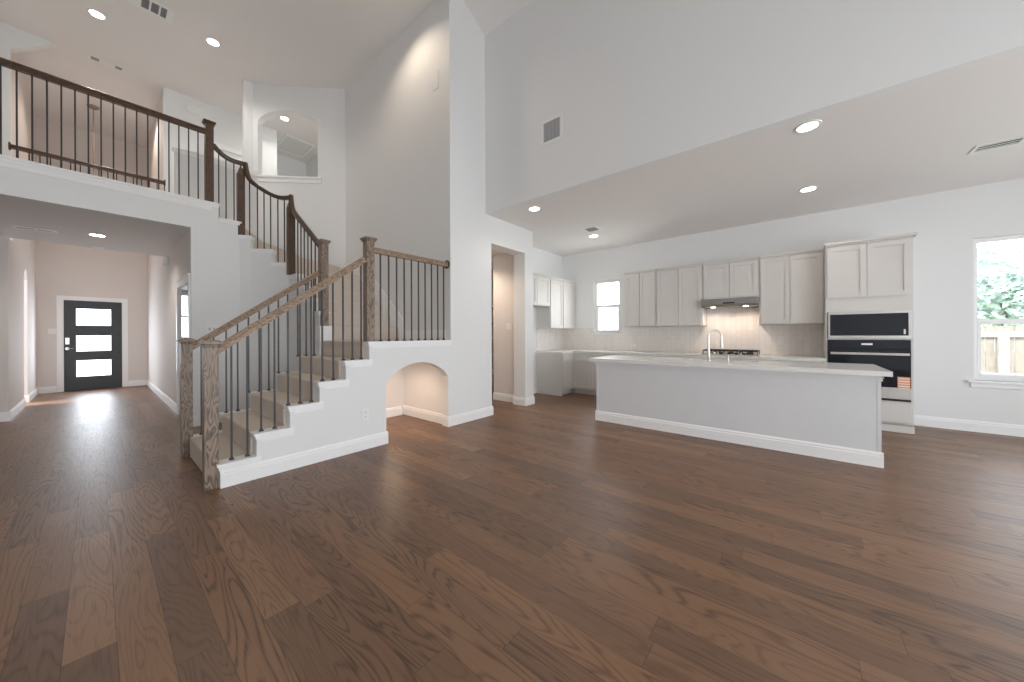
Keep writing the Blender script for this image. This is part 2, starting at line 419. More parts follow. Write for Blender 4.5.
for a, bz, o_ in ((.03, 4.20, .03), (.012, 4.12, .012)):
    m.ext([Vector(dpt(s_r-.07, bz))-dn*o_, Vector(dpt(s_l+.04, bz))-dn*o_, Vector(dpt(s_l+.04, bz+(.032 if bz > 4.15 else .08)))-dn*o_, Vector(dpt(s_r-.07, bz+(.032 if bz > 4.15 else .08)))-dn*o_], dn*(o_-.001))
struct('trim_1', m, TRIM, 'white sill under the arched opening above the stair', 'sill')

# header wall above the kitchen, kitchen walls
struct('wall_header', MB().box((XH, -4.1, HC), (XH+.12, YP, 6.4)), WALL, 'large upper wall over the kitchen opening', 'wall')
KW = (2.815, 3.41, 1.24, 2.388)
RW = (-2.68, -1.713, .640, 2.400)
RW2 = (-3.74, -2.80, .640, 2.400)
struct('wall_kitchen', wall_yz_hole(XK, XK+.14, -4.1, YK+.14, 0, 3.3, [KW, RW, RW2]), WALL, 'kitchen outer wall with small window and dining window', 'wall')
struct('wall_kitchen_left', MB().box((PX3, YK, 0), (XK, YK+.12, 3.3)), WALL, 'short kitchen wall behind the refrigerator gap', 'wall')
# pantry interior
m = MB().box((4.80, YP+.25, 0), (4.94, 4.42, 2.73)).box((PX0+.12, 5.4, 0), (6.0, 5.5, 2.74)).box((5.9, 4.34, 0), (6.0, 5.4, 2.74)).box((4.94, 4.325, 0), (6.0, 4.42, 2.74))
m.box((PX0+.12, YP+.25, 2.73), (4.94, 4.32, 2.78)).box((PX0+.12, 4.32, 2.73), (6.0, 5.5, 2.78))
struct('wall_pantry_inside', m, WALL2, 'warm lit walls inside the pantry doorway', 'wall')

# entry hall and upper hall
CH = (6.42, 7.42, 0, 1.97)
struct('wall_entry_right', wall_yz_hole(XC, XC+.12, YB+.11, YF, 0, HE, [(CH[0], 8.7, 0, 2.2)]).box((XC, CH[1], 0), (XC+.035, 8.7, 2.2)).box((XC, CH[0], CH[3]), (XC+.035, CH[1], 2.2)), WALL2, 'right wall of the entry hall with a cased doorway', 'wall')
struct('wall_foyer_right', MB().box((XC, 9.32, HE), (XC+.12, YF, 6.1)), WALL2, 'upper right wall of the two storey foyer', 'wall')
FD = (-.475, .40, 0, 2.05)
W3 = (1.15, 1.80, 1.15, 2.35)
m = wall_xz_hole(YF, YF+.14, -1.2, 3.4, 0, 6.1, [FD, W3])
struct('wall_front', m, WALL2, 'beige front wall around the black entry door', 'wall')
# left entry wall with an arched opening near the door
yo0, yo1 = 10.55, 11.05
m = MB().box((XL-.14, 8.85, 0), (XL, 9.27, HE)).box((XL-.14, 9.27, 0), (XL, yo0, 6.1)).box((XL-.14, yo1, 0), (XL, YF, 6.1))
ar = [(XL, yo0+(yo1-yo0)*i/10, 2.28+.18*math.sin(PI*i/10)) for i in range(11)]
m.ext(ar+[(XL, yo1, 6.1), (XL, yo0, 6.1)], (-.14, 0, 0))
struct('wall_entry_left', m, WALL2, 'left wall of the entry hall with a narrow arched opening', 'wall')
struct('wall_entry_return', MB().box((-4.1, 8.85, 0), (XL-.14, 8.99, HE)), WALL, 'short white return wall left of the entry hall', 'wall')
# upper hall far wall: left piece with raked opening, right piece with door
m = MB().box((-4.1, 9.15, H2), (XL, 9.27, 6.1)).ext([(XL, 9.15, 5.585), (-.40, 9.15, 5.93), (-.40, 9.15, 6.1), (XL, 9.15, 6.1)], (0, .12, 0))
struct('wall_upper_left', m, WALL, 'white upper hall wall with raked corner at top left', 'wall')
UD = (1.47, 2.23, H2, 5.13)
m = wall_xz_hole(9.2, 9.32, XC, 2.66, HE+.01, 6.1, [UD])
m.box((2.54, 9.32, H2), (2.66, 10.35, 6.1)).box((2.54, 10.35, H2), (3.72, 10.47, 6.1)).box((3.68, 6.0, H2), (3.80, 10.35, 6.1))
struct('wall_upper_hall', m, WALL, 'white upper hall wall behind the balcony and arched opening', 'wall')
# wall below the balcony beside the entry, diagonal and straight walls under the upper flight
WT = .10
front = [(XC, YB), (1.342, YB), (1.457, 6.215), (1.662, 6.02), (1.845, 5.87), (1.86, 5.58), (1.86, 5.31), (1.86, 5.07), (1.86, 4.80)]
tops = [None, 14, 13, 12, 11, 10, 9, 8]
m = MB().ext([(XC, YB, 0), (1.342, YB, 0), (1.342, YB, 15*R-.022), (1.106, YB, 15*R-.022), (1.106, YB, H2-.022), (-4.1, YB, H2-.022), (-4.1, YB, HE), (XC, YB, HE)], (0, .11, 0))
for k in range(1, 8):
    a, b = Vector((*front[k], 0)), Vector((*front[k+1], 0)) 
    t = (b-a).normalized(); nr = Vector((-t.y, t.x, 0))
    if nr.x < 0 and nr.y < 0: nr = -nr
    if nr.x < -.3: nr = -nr
    ta = nr*.10
    m.ext([(a.x, a.y, 0), (b.x, b.y, 0), (b.x+ta.x, b.y+ta.y, 0), (a.x+ta.x, a.y+ta.y, 0)], (0, 0, tops[k]*R-.022))
struct('wall_balcony', m, WALL, 'white balcony front and stepped wall below the curved upper stair', 'wall')
# half wall guarding the stair opening upstairs
m = MB().box((.77, 7.26, H2-.3), (1.80, 7.37, 4.08))
struct('wall_upper_half', m, WALL, 'low half wall behind the upper stair railing', 'wall')
struct('trim_2', MB().box((.745, 7.235, 4.08), (1.80, 7.395, 4.11)).box((.755, 7.245, 4.02), (1.80, 7.26, 4.08)), TRIM, 'white cap along the upstairs half wall', 'trim')
# slabs / ceilings
m = MB().zext([(-4.1, YB+.11), (1.106, YB+.11), (1.106, 7.26), (.94, 7.37), (.94, 9.0), (-4.1, 9.0)], HE, H2-.03)
struct('ceiling_entry', m, CEIL, 'grey shaded entry hall ceiling under the balcony', 'ceiling')
struct('floor_upper', MB().zext([(-4.1, YB+.02), (1.10, YB+.02), (1.10, 7.26), (.94, 7.37), (.94, 9.0), (-4.1, 9.0)], H2-.03, H2).box((.95, 7.8, H2-.3), (3.8, 10.4, H2)), CARPET, 'carpeted upper hall floor behind the balcony railing', 'floor')
struct('ceiling_kitchen', MB().box((XH+.12, -4.1, HC), (7.07, YK+.1, HC+.12)), CEIL, 'flat white kitchen ceiling', 'ceiling')
struct('ceiling_upper', MB().box((-4.1, YP+.001, ZC), (PX0+.06, 7.0, ZC+.12)).box((-4.1, 7.0, ZC), (3.85, YF+.1, ZC+.12)), CEIL, 'flat ceiling over stairwell and upper hall', 'ceiling')
# living room vault
RX, RZ = .2, 5.72+.5*(XH-.2)
m = MB().ext([(XH, 0, 5.72), (RX, 0, RZ), (-4.1, 0, RZ-.5*(RX+4.1)), (-4.1, 0, RZ-.5*(RX+4.1)+.15), (RX, 0, RZ+.15), (XH+.1, 0, 5.82)], (0, 1, 0))
m.v = [(x, -4.1 if y < .5 else YP, z) for x, y, z in m.v]
struct('ceiling_vault', m, CEIL, 'sloped vaulted living room ceiling corner above the pier', 'ceiling')
m = MB().ext([(-4.1, YP+.001, ZC+.12), (PX0, YP+.001, ZC+.12), (PX0, YP+.001, 6.15), (RX, YP+.001, RZ+.1), (-4.1, YP+.001, RZ-.5*(RX+4.1)+.1)], (0, .1, 0))
struct('wall_gable', m, WALL, 'upper gable wall between vault and flat stairwell ceiling', 'wall')
# walls behind the camera
LH = [(x0, x1, .30, 2.6) for x0, x1 in LIVING] + [(4.2, 5.7, .12, 2.38)]
struct('wall_back', wall_xz_hole(-4.15, -4.0, -4.1, 7.07, 0, 8.0, LH), WALL, 'window wall behind the viewpoint', 'wall')
struct('wall_left', MB().box((-4.2, -4.15, 0), (-4.1, 9.2, 8.0)), WALL, 'left living room wall outside the picture', 'wall')

# small room beyond the hall doorway
m = MB().box((2.0, 7.9, 0), (2.1, YF, HE)).box((XC+.12, 7.6, 2.45), (2.1, YF, 2.5))
struct('wall_study', m, WALL, 'inner walls of the room beyond the entry hall doorway', 'wall')

# ------------------------------------------------------------------ baseboards
BBP = [(0, 0), (.016, 0), (.016, .100), (.012, .108), (.012, .122), (.005, .138), (0, .138)]
def bb(m, x0, y0, x1, y1, nx, ny, z=0):
    """Board along a wall line; (nx, ny) points into the room."""
    pts = [(x0+nx*d, y0+ny*d, z+h) for d, h in BBP]
    return m.ext(pts, (x1-x0, y1-y0, 0))
m = MB(); bb(m, .632, YP, AX0+.016, YP, 0, -1)
bb(m, AX0, YP, AX0, YP+.11, 1, 0)
struct('baseboard_stair', m, TRIM, 'white baseboard along the stair knee wall', 'baseboard')
m = MB(); bb(m, AX1-.016, YP, PX1+.016, YP, 0, -1); bb(m, PX1, YP, PX1, YP+.13, 1, 0)
struct('baseboard_pier', m, TRIM, 'white baseboard round the foot of the tall pier', 'baseboard')
m = MB(); bb(m, AX0-.08, 4.70, AX1, 4.70, 0, -1); bb(m, PX0-.001, YP+.11, PX0-.001, 4.70, -1, 0); bb(m, AX1, YP, AX1, YP+.11, -1, 0)
struct('baseboard_recess', m, TRIM, 'white baseboard inside the arched recess', 'baseboard')
m = MB(); bb(m, PX2-.016, YP, PX3+.016, YP, 0, -1); bb(m, PX2, YP, PX2, YP+.25, -1, 0); bb(m, 4.80, YP+.267, 4.80, 4.42, -1, 0)
bb(m, PX2-.016, YP+.25, 4.80, YP+.25, 0, 1); bb(m, PX3, YP, PX3, YK, 1, 0); bb(m, PX3, YK, 5.88, YK, 0, -1)
struct('baseboard_pantry', m, TRIM, 'white baseboard round the pantry doorway stub wall', 'baseboard')
m = MB(); bb(m, XK, -4.0, XK, -1.12, -1, 0)
struct('baseboard_kitchen', m, TRIM, 'white baseboard under the dining window', 'baseboard')
m = MB(); bb(m, XC, 7.51, XC, YF, -1, 0)
struct('baseboard_entry_right', m, TRIM, 'white baseboard along the right entry hall wall', 'baseboard')
m = MB(); bb(m, XC, YF, .49, YF, 0, -1); bb(m, -.565, YF, XL, YF, 0, -1)
struct('baseboard_front', m, TRIM, 'white baseboard on both sides of the front door', 'baseboard')
m = MB(); bb(m, XL, 8.85, XL, yo0, 1, 0); bb(m, XL, yo1, XL, YF, 1, 0); bb(m, -4.1, 8.85, XL+.016, 8.85, 0, -1); bb(m, XL+.016, yo1, XL-.14, yo1, 0, -1)
struct('baseboard_entry_left', m, TRIM, 'white baseboard along the left entry hall wall', 'baseboard')
m = MB(); bb(m, XC, YB, 1.342, YB, 0, -1); bb(m, 1.86, 4.88, 1.86, 5.58, -1, 0); bb(m, 1.342, YB, 1.662, 6.02, -.6, -.75); bb(m, 1.662, 6.02, 1.85, 5.80, -.75, -.6)
bb(m, .632, 4.875, 1.86, 4.875, 0, 1)
struct('baseboard_balcony', m, TRIM, 'white baseboard on the wall behind the lower flight', 'baseboard')

# balcony cap trim
m = MB().box((-4.1, YB-.022, H2-.022), (1.125, YB+.13, H2+.004)).box((-4.1, YB-.012, H2-.06), (1.106, YB, H2-.022)).box((-4.1, YB-.006, H2-.11), (1.03, YB, H2-.06))
struct('trim_3', m, TRIM, 'white cap board along the balcony edge under the railing', 'trim')

# ------------------------------------------------------------------ staircase: carpet steps, white caps, skirt boards
st = thing('staircase', (.6, 3.7, 0), 'beige carpeted staircase with white step caps, turning left at the landing', 'staircase')
def carpet_step(poly, ztop, h):
    m = MB().zext(poly, ztop-h, ztop); return build('carpet_step', m, CARPET, st, bevel=.014)
Y0, Y1 = YP+.11, 4.765
for i in range(1, 6):
    xr = .632+.245+RUN*(i-2)
    carpet_step([(xr-.02, Y0), (xr+RUN+.03, Y0), (xr+RUN+.03, Y1), (xr-.02, Y1)], R*i, .2)
    if i > 1: pass
xr = .632+.245+RUN*4
carpet_step([(xr-.02, Y0), (PX0, Y0), (PX0, 4.83), (1.96, 4.83), (1.96, Y1), (xr-.02, Y1)], R*6, .2)
for i, yr in ((7, 4.83), (8, 5.07), (9, 5.31), (10, 5.55)):
    carpet_step([(1.955, yr-.02), (PX0, yr-.02), (PX0, yr+.27), (1.955, yr+.27)], R*i, .2)
inn = [(1.95, 5.60), (1.94, 5.88), (1.735, 6.09), (1.52, 6.29), (1.37, 6.40), (1.106, 6.40)]
out = [[(PX0, 5.58)], [(PX0, 6.10)], [(2.93, 6.59)], [(2.42, 7.10)], [(1.88, 7.26)], [(1.106, 7.26)]]
for k in range(5):
    poly = [inn[k], out[k][0]]
    if k == 1: poly.append((PX0, 6.53))
    if k == 3: poly += [(2.26, 7.26)]
    poly += [out[k+1][0], inn[k+1]]
    carpet_step(poly, R*(11+k), .38)
# white caps on the stepped walls
def cap_x(x0, x1, yf, sgn, z, yb):
    m = MB().box((x0-.022, yf-.022, z-.022), (x1, yb+.015, z))
    m.box((x0-.010, yf-.012, z-.052), (x1, yf-.0005, z-.022)).box((x0-.010, yf-.0005, z-.052), (x0-.0005, yb, z-.022))
    m.box((x0+.03, yf-.006, z-.075), (x1, yf-.0005, z-.052))
    return build('step_cap', m, TRIM, st)
for yf, yb in ((YP, YP+.11), (4.765, 4.875)):
    for i in range(1, 6):
        x0 = .632 if i == 1 else .632+.245+RUN*(i-2)
        cap_x(x0, .632+.245+RUN*(i-1)+.03, yf, 1, R*i, yb)
x0 = .632+.245+RUN*4
cap_x(x0, PX0-.001, YP, 1, R*6, YP+.11)
cap_x(x0, 1.96, 4.765, 1, R*6, 4.875)
def cap_seg(a, b, z, ext_b=.02):
    a = Vector((*a, 0)); b = Vector((*b, 0)); t = (b-a).normalized(); nr = Vector((-t.y, t.x, 0))
    if nr.x < -.3 or (nr.x < .3 and nr.y < 0): nr = -nr
    b2 = b+t*ext_b; o_ = -nr*.022; i_ = nr*.115
    m = MB().zext([((a+o_).x, (a+o_).y), ((b2+o_).x, (b2+o_).y), ((b2+i_).x, (b2+i_).y), ((a+i_).x, (a+i_).y)], z-.022, z)
    o2 = -nr*.011
    m.zext([((a+o2).x, (a+o2).y), ((b+o2).x, (b+o2).y), (b.x, b.y), (a.x, a.y)], z-.055, z-.022)
    e2 = b+t*.011
    m.zext([(b.x, b.y), (e2.x, e2.y), ((e2+nr*.1).x, (e2+nr*.1).y), ((b+nr*.1).x, (b+nr*.1).y)], z-.055, z-.022)
    return build('step_cap', m, TRIM, st)
cap_seg((1.106, YB), (1.342, YB), 15*R)
for k, n in ((1, 14), (2, 13), (3, 12), (4, 11), (5, 10), (6, 9), (7, 8)): cap_seg(front[k], front[k+1], n*R)
m = MB().box((1.835, 4.725, R*6), (1.985, 4.87, R*7)); build('newel_block', m, TRIM, st, bevel=.004)
# sloping skirt board on the right wall
m = MB().ext([(PX0-.014, 4.66, R*6), (PX0-.014, 4.83, R*6), (PX0-.014, 5.60, R*9.6), (PX0-.014, 5.60, R*11.5), (PX0-.014, 4.66, R*6+.28)], (.013, 0, 0))
build('skirt_board', m, TRIM, st)
m = MB().box((PX0-.016, Y0, R*6), (PX0-.001, 4.66, R*6+.138)); build('skirt_board', m, TRIM, st)

# ------------------------------------------------------------------ railings
def baluster(parent, x, y, z0, z1, shoe=True):
    h = .0065
    o = build('baluster', MB().box((x-h, y-h, z0), (x+h, y+h, z1)), IRON, parent)
    if shoe:
        s = MB().lathe([(.019*1.2, 0), (.019*1.2, .006), (.0105, .022)], (x, y, z0), 4, start=PI/4)
        build('shoe', s, IRON, o)
    return o
def newel(parent, x, y, z0, z1, mt=None, w_=.045):
    """Square post with a neck moulding and a flat pyramid cap."""
    m = MB().box((x-w_, y-w_, z0), (x+w_, y+w_, z1-.035))
    post = build('newel_post', m, mt or OAK, parent, bevel=.003)
    q = math.sqrt(2)
    c = MB().lathe([((w_+.002)*q, -.06), ((w_+.010)*q, -.052), ((w_+.010)*q, -.044), ((w_+.022)*q, -.034), ((w_+.022)*q, -.018), (w_*.9*q, -.004), (.01, 0)], (x, y, z1), 4, start=PI/4)
    build('cap', c, mt or OAK, post)
    return post
HR = [(-.031, .0), (-.031, .012), (-.024, .020), (-.024, .030), (-.031, .040), (-.026, .054), (-.012, .062), (.012, .062), (.026, .054), (.031, .040), (.024, .030), (.024, .020), (.031, .012), (.031, 0)]
def rail_z(x): return 1.082 + .759*(x-.63)       # underside of the lower handrails
YR0, YR1 = 3.645, 4.82
# front lower flight
rl = thing('stair_railing', (.585, YR0, 0), 'near stair railing of the lower flight, pale oak newel posts and black balusters', 'railing')
newel(rl, .585, YR0+.01, 0, 1.20)
newel(rl, 1.93, YR0+.01, R*6, 2.325)
build('handrail', MB().sweep([(.625, YR0, rail_z(.625)), (1.89, YR0, rail_z(1.89))], HR), RAILX, rl)
for x in (.718, .826, .925, 1.027, 1.135, 1.236, 1.334, 1.436, 1.540, 1.641, 1.738, 1.835):
    n = max(1, min(5, int((x-.622-.245+.022)/RUN)+2 if x > .867-.022 else 1))
    baluster(rl, x, YR0, R*n, rail_z(x)+.01)
# rear lower flight
rr_ = thing('stair_railing', (.585, YR1, 0), 'far stair railing of the lower flight beside the hall', 'railing')
newel(rr_, .585, YR1, 0, 1.21)
newel(rr_, 1.91, 4.795, R*7, 2.497)
build('handrail', MB().sweep([(.625, YR1, rail_z(.625)), (1.87, YR1, rail_z(1.87))], HR), RAILX, rr_)
for x in (.70, .80, .905, 1.006, 1.105, 1.207, 1.30, 1.40, 1.50, 1.61, 1.705, 1.797):
    n = max(1, min(5, int((x-.622-.245+.022)/RUN)+2 if x > .867-.022 else 1))
    baluster(rr_, x, YR1, R*n, rail_z(x)+.01)
# landing guard
lg = thing('landing_railing', (1.98, YR0, R*6), 'level pale oak guard rail on the landing, ending at the pier', 'railing')
build('handrail', MB().sweep([(1.972, YR0, 2.155), (PX0-.018, YR0, 2.155)], HR), RAILX, lg)
build('rosette', MB().lathe([(.058, -.018), (.058, -.008), (.05, 0), (.03, .001)], (PX0-.001, YR0, 2.186), 24, 'x'), OAKD, lg)
for i in range(10): baluster(lg, 2.062+.1035*i-.002*i*i*.12, YR0, R*6, 2.16)
# curved upper flight
up = thing('stair_railing', (1.83, 5.74, R*11), 'curving upper stair railing with dark oak gooseneck handrail', 'railing')
def shoulder_post(parent, x, y, z0, z1, zt, mt):
    w_ = .043; m = MB().box((x-w_, y-w_, z0), (x+w_, y+w_, z1))
    q = math.sqrt(2)
    p = build('newel_post', m, mt, parent, bevel=.003)
    build('pointed_top', MB().lathe([(w_*q, 0), (w_*.55*q, (zt-z1)*.55), (.012, zt-z1-.03), (.012, zt-z1)], (x, y, z1), 4, start=PI/4), mt, p)
n290 = (1.83, 5.745); n240 = (1.365, 6.325)
shoulder_post(up, *n290, R*11, 3.11, 3.255, OAKD)
shoulder_post(up, *n240, R*14, 3.62, 3.76, OAKD)
def spline(pts, n=6):
    P = [Vector(p) for p in pts]; out_ = []
    for i in range(len(P)-1):
        a, b, c, d = P[max(i-1, 0)], P[i], P[i+1], P[min(i+2, len(P)-1)]
        for k in range(n):
            t = k/n
            out_.append(.5*((2*b)+(c-a)*t+(2*a-5*b+4*c-d)*t*t+(3*b-3*c+d-a)*t**3))
    out_.append(P[-1]); return out_
SD = lambda p, q: Vector((q[1]-p[1], -(q[0]-p[0]), 0))
HRs = [(a*.9, b*.9-.028) for a, b in HR]
# from the balcony newel to the corner post
pA = spline([(1.055, 6.335, 3.935), (1.11, 6.335, 3.875), (1.17, 6.335, 3.828), (1.24, 6.33, 3.797), (1.31, 6.325, 3.788), (1.40, 6.315, 3.788)])
pB = spline([(1.415, 6.30, 3.80), (1.425, 6.27, 3.68), (1.445, 6.235, 3.57), (1.49, 6.185, 3.49), (1.58, 6.09, 3.395), (1.67, 6.0, 3.325), (1.74, 5.91, 3.285), (1.79, 5.83, 3.276), (1.83, 5.76, 3.276)])
pC = spline([(1.833, 5.735, 3.30), (1.836, 5.72, 3.20), (1.84, 5.69, 3.10), (1.845, 5.62, 3.02), (1.855, 5.45, 2.885), (1.875, 5.2, 2.687), (1.90, 4.845, 2.405)])
s1 = [Vector((0, -1, 0))]*len(pA)
dB = Vector((.55, -.83, 0)).normalized(); sBv = Vector((dB.y, -dB.x, 0))
s2 = [sBv]*len(pB); s3 = [Vector((-1, -.05, 0))]*len(pC)
build('handrail', MB().sweep(pA, HRs, s1), RAILD, up, smooth=True)
build('handrail', MB().sweep(pB, HRs, s2), RAILD, up, smooth=True)
build('handrail', MB().sweep(pC, HRs, s3), RAILD, up, smooth=True)
def zat(path, x=None, y=None):
    best = min(path, key=lambda p: (p-Vector((x, y, p.z))).length); return best.z
for px_, py_, n in ((1.115, 6.335, 15), (1.195, 6.33, 15), (1.285, 6.325, 15)): baluster(up, px_, py_, R*n, zat(pA, px_, py_)-.02, False)
for px_, py_, n in ((1.452, 6.245, 14), (1.525, 6.15, 13), (1.59, 6.085, 13), (1.655, 6.02, 13), (1.725, 5.94, 12), (1.785, 5.86, 12)):
    baluster(up, px_, py_, R*n, zat(pB, px_, py_)-.02, False)
for i, yy in enumerate((5.63, 5.53, 5.43, 5.33, 5.22, 5.12, 5.01, 4.91)):
    n = 11 if yy > 5.58 else 10 if yy > 5.31 else 9 if yy > 5.07 else 8
    x = 1.845+(5.63-yy)*.07
    baluster(up, x, yy, R*n, zat(pC, x, yy)+.0, False)
# balcony
br_ = thing('balcony_railing', (1.01, 6.345, H2), 'upstairs balcony railing with dark oak handrail along the loft edge', 'railing')
newel(br_, 1.013, 6.345, H2, 4.25, OAKD)
build('handrail', MB().sweep([(-4.09, 6.345, 4.055), (.975, 6.345, 4.055)], [(a, b*1.15) for a, b in HR]), RAILD, br_)
for i in range(36):
    x = .898-.0953*i
    if x > -2.6: baluster(br_, x, 6.345, H2, 4.06, False)
# gallery rail across the foyer
fr = thing('gallery_railing', (0, 8.95, H2), 'distant dark wood railing across the foyer opening, seen through the balcony balusters', 'railing')
build('handrail', MB().sweep([(XL+.02, 8.95, 4.02), (XC-.02, 8.95, 4.02)], HR), RAILD, fr)
for x, d in ((XL, 1), (XC, -1)):
    build('rosette', MB().lathe([(.06, 0), (.06, .012*d), (.05, .02*d), (.03, .021*d)], (x+.001*d, 8.95, 4.05), 20, 'x'), OAKD, fr)
for i in range(17): baluster(fr, -.735+.0965*i-.005, 8.95, H2, 4.03, False)
struct('trim_4', MB().box((XL, 8.90, H2-.03), (XC, 9.02, H2+.002)), TRIM, 'white floor edge under the distant gallery railing', 'trim')

# ------------------------------------------------------------------ front door
d1 = thing('door_1', (-.037, YF, 0), 'black front door with three horizontal glass panes', 'door', None, 'structure')
XA, XB = -.465, .391
panes = ((1.479, 1.861), (.889, 1.247), (.31, .68))
m = MB(); zs = 0.02
for za, zb in reversed(panes):
    m.box((XA, YF+.01, zs), (XB, YF+.055, za)); m.box((XA, YF+.01, za), (-.294, YF+.055, zb)); m.box((.219, YF+.01, za), (XB, YF+.055, zb)); zs = zb
m.box((XA, YF+.01, zs), (XB, YF+.055, 2.04))
build('slab', m, FDOOR, d1)
for za, zb in panes:
    m = MB()
    for a, b in (((-.308, za-.014), (.233, za)), ((-.308, zb), (.233, zb+.014)), ((-.308, za), (-.294, zb)), ((.219, za), (.233, zb))):
        m.box((a[0], YF+.002, a[1]), (b[0], YF+.012, b[1]))
    build('pane_moulding', m, FDOOR, d1)
    build('pane', MB().box((-.294, YF+.028, za), (.219, YF+.034, zb)), FROST, d1)
m = MB()
for x in (XA-.01, XB+.01):
    s = -1 if x < 0 else 1
    m.box((x, YF-.018, 0), (x+s*.085, YF-.001, 2.05)); m.box((x-s*.0095, YF, 0), (x-s*.0005+s*.001, YF+.13, 2.05))
m.box((XA-.095, YF-.018, 2.05), (XB+.095, YF-.001, 2.135)); m.box((XA, YF-.018, 2.042), (XB, YF+.07, 2.05))
build('casing', m, TRIM, d1)
build('threshold', MB().box((XA, YF-.03, 0), (XB, YF+.09, .02)), BLACK, d1)
build('keypad_lock', MB().box((-.447, YF-.012, 1.05), (-.387, YF+.01, 1.20)), CHROME, d1, bevel=.004)
m = MB().lathe([(.03, -.012), (.03, .01)], (-.417, YF, .955), 20, 'y').tube([(-.417, YF-.012, .955), (-.417, YF-.045, .955), (-.33, YF-.045, .955)], .010)
build('door_lever', m, CHROME, d1)
# cased doorway in the right wall
m = MB()
for y in (CH[0], CH[1]):
    s = -1 if y == CH[0] else 1
    m.box((XC-.018, y, 0), (XC-.001, y+s*.09, 1.97))
m.box((XC-.018, CH[0]-.09, 1.97), (XC-.001, CH[1]+.09, 2.06)).box((XC-.03, CH[0]-.10, 2.06), (XC-.001, CH[1]+.10, 2.08))
m.box((XC, CH[0], 1.95), (XC+.035, CH[1], 1.97)).box((XC, CH[1]-.015, 0), (XC+.035, CH[1], 1.97))
struct('trim_5', m, TRIM, 'white casing of the doorway on the right of the entry hall', 'trim')
m = MB()
for xx in (W3[0], W3[1]-.05): m.box((xx, YF+.03, W3[2]), (xx+.05, YF+.08, W3[3]))
for zz in (W3[2], (W3[2]+W3[3])/2-.02, W3[3]-.05): m.box((W3[0], YF+.03, zz), (W3[1], YF+.08, zz+.05))
w3 = struct('window_3', m, TRIM, 'white window glimpsed through the entry hall doorway', 'window')
build('pane', MB().box((W3[0], YF+.05, W3[2]), (W3[1], YF+.054, W3[3])), GLASS, w3)
# upstairs door behind the half wall
d2 = thing('door_2', (1.85, 9.2, H2), 'white upstairs door behind the balcony newel post', 'door', None, 'structure')
m = MB().box((1.49, 9.23, H2), (2.21, 9.265, 5.11))
for za, zb in ((H2+.2, H2+.85), (H2+1.0, H2+1.85)):
    for xa, xb in ((1.58, 1.80), (1.90, 2.12)): m.box((xa, 9.222, za), (xb, 9.23, zb))
build('slab', m, TRIM, d2)
m = MB()
for x, s in ((1.49, -1), (2.21, 1)): m.box((x, 9.182, H2), (x+s*.095, 9.199, 5.11))
m.box((1.395, 9.182, 5.11), (2.305, 9.199, 5.20)); m.box((1.385, 9.176, 5.20), (2.315, 9.199, 5.215))
build('casing', m, TRIM, d2)

# ------------------------------------------------------------------ windows of the kitchen wall
def kwindow(name, hole, zmid, label):
    ya, yb, za, zb = hole; root = thing(name, (XK, (ya+yb)/2, za), label, 'window', None, 'structure')
    xf0, xf1 = XK+.07, XK+.13; f = .045
    m = MB()
    for y in (ya, yb-f): m.box((xf0, y, za), (xf1, y+f, zb))
    for z in (za, zb-f): m.box((xf0, ya+f, z), (xf1, yb-f, z+f))
    build('frame', m, TRIM, root)
    m = MB().box((xf0-.008, ya+f, zmid-.028), (xf1-.01, yb-f, zmid+.028))
    for y in (ya+f, yb-f-.025): m.box((xf0-.004, y, za+f), (xf1-.01, y+.025, zmid-.028))
    m.box((xf0-.004, ya+f+.025, za+f), (xf1-.01, yb-f-.025, za+f+.035))
    build('sash', m, TRIM, root)
    build('pane', MB().box((xf0+.03, ya+f, zmid+.028), (xf0+.035, yb-f, zb-f)), GLASS, root)
    build('pane', MB().box((xf0+.012, ya+f+.025, za+f+.035), (xf0+.017, yb-f-.025, zmid-.028)), GLASS, root)
    return root
w1 = kwindow('window_1', KW, 1.83, 'small white kitchen window above the backsplash')
w2 = kwindow('window_2', RW, 1.365, 'large white dining window with fence and tree outside')
kwindow('window_5', RW2, 1.365, 'second dining window beyond the right edge of the picture')
ya, yb, za, zb = RW
build('sill', MB().box((XK-.05, ya-.06, za-.028), (XK+.06, yb+.055, za)).box((XK-.018, ya-.03, za-.085), (XK-.001, yb+.03, za-.028)), TRIM, w2, bevel=.004)
ya, yb, za, zb = KW
build('sill', MB().box((XK-.012, ya, za-.012), (XK+.06, yb, za)), TRIM, w1)
# windows behind the camera
m = MB()
for xa, xb, za, zb in LH:
    for x in (xa, xb-.05): m.box((x, -4.10, za), (x+.05, -4.04, zb))
    for z in (za, (za+zb)/2, zb-.05): m.box((xa, -4.10, z), (xb, -4.04, z+.05))
struct('window_4', m, TRIM, 'white frames of the big windows behind the viewpoint', 'window')

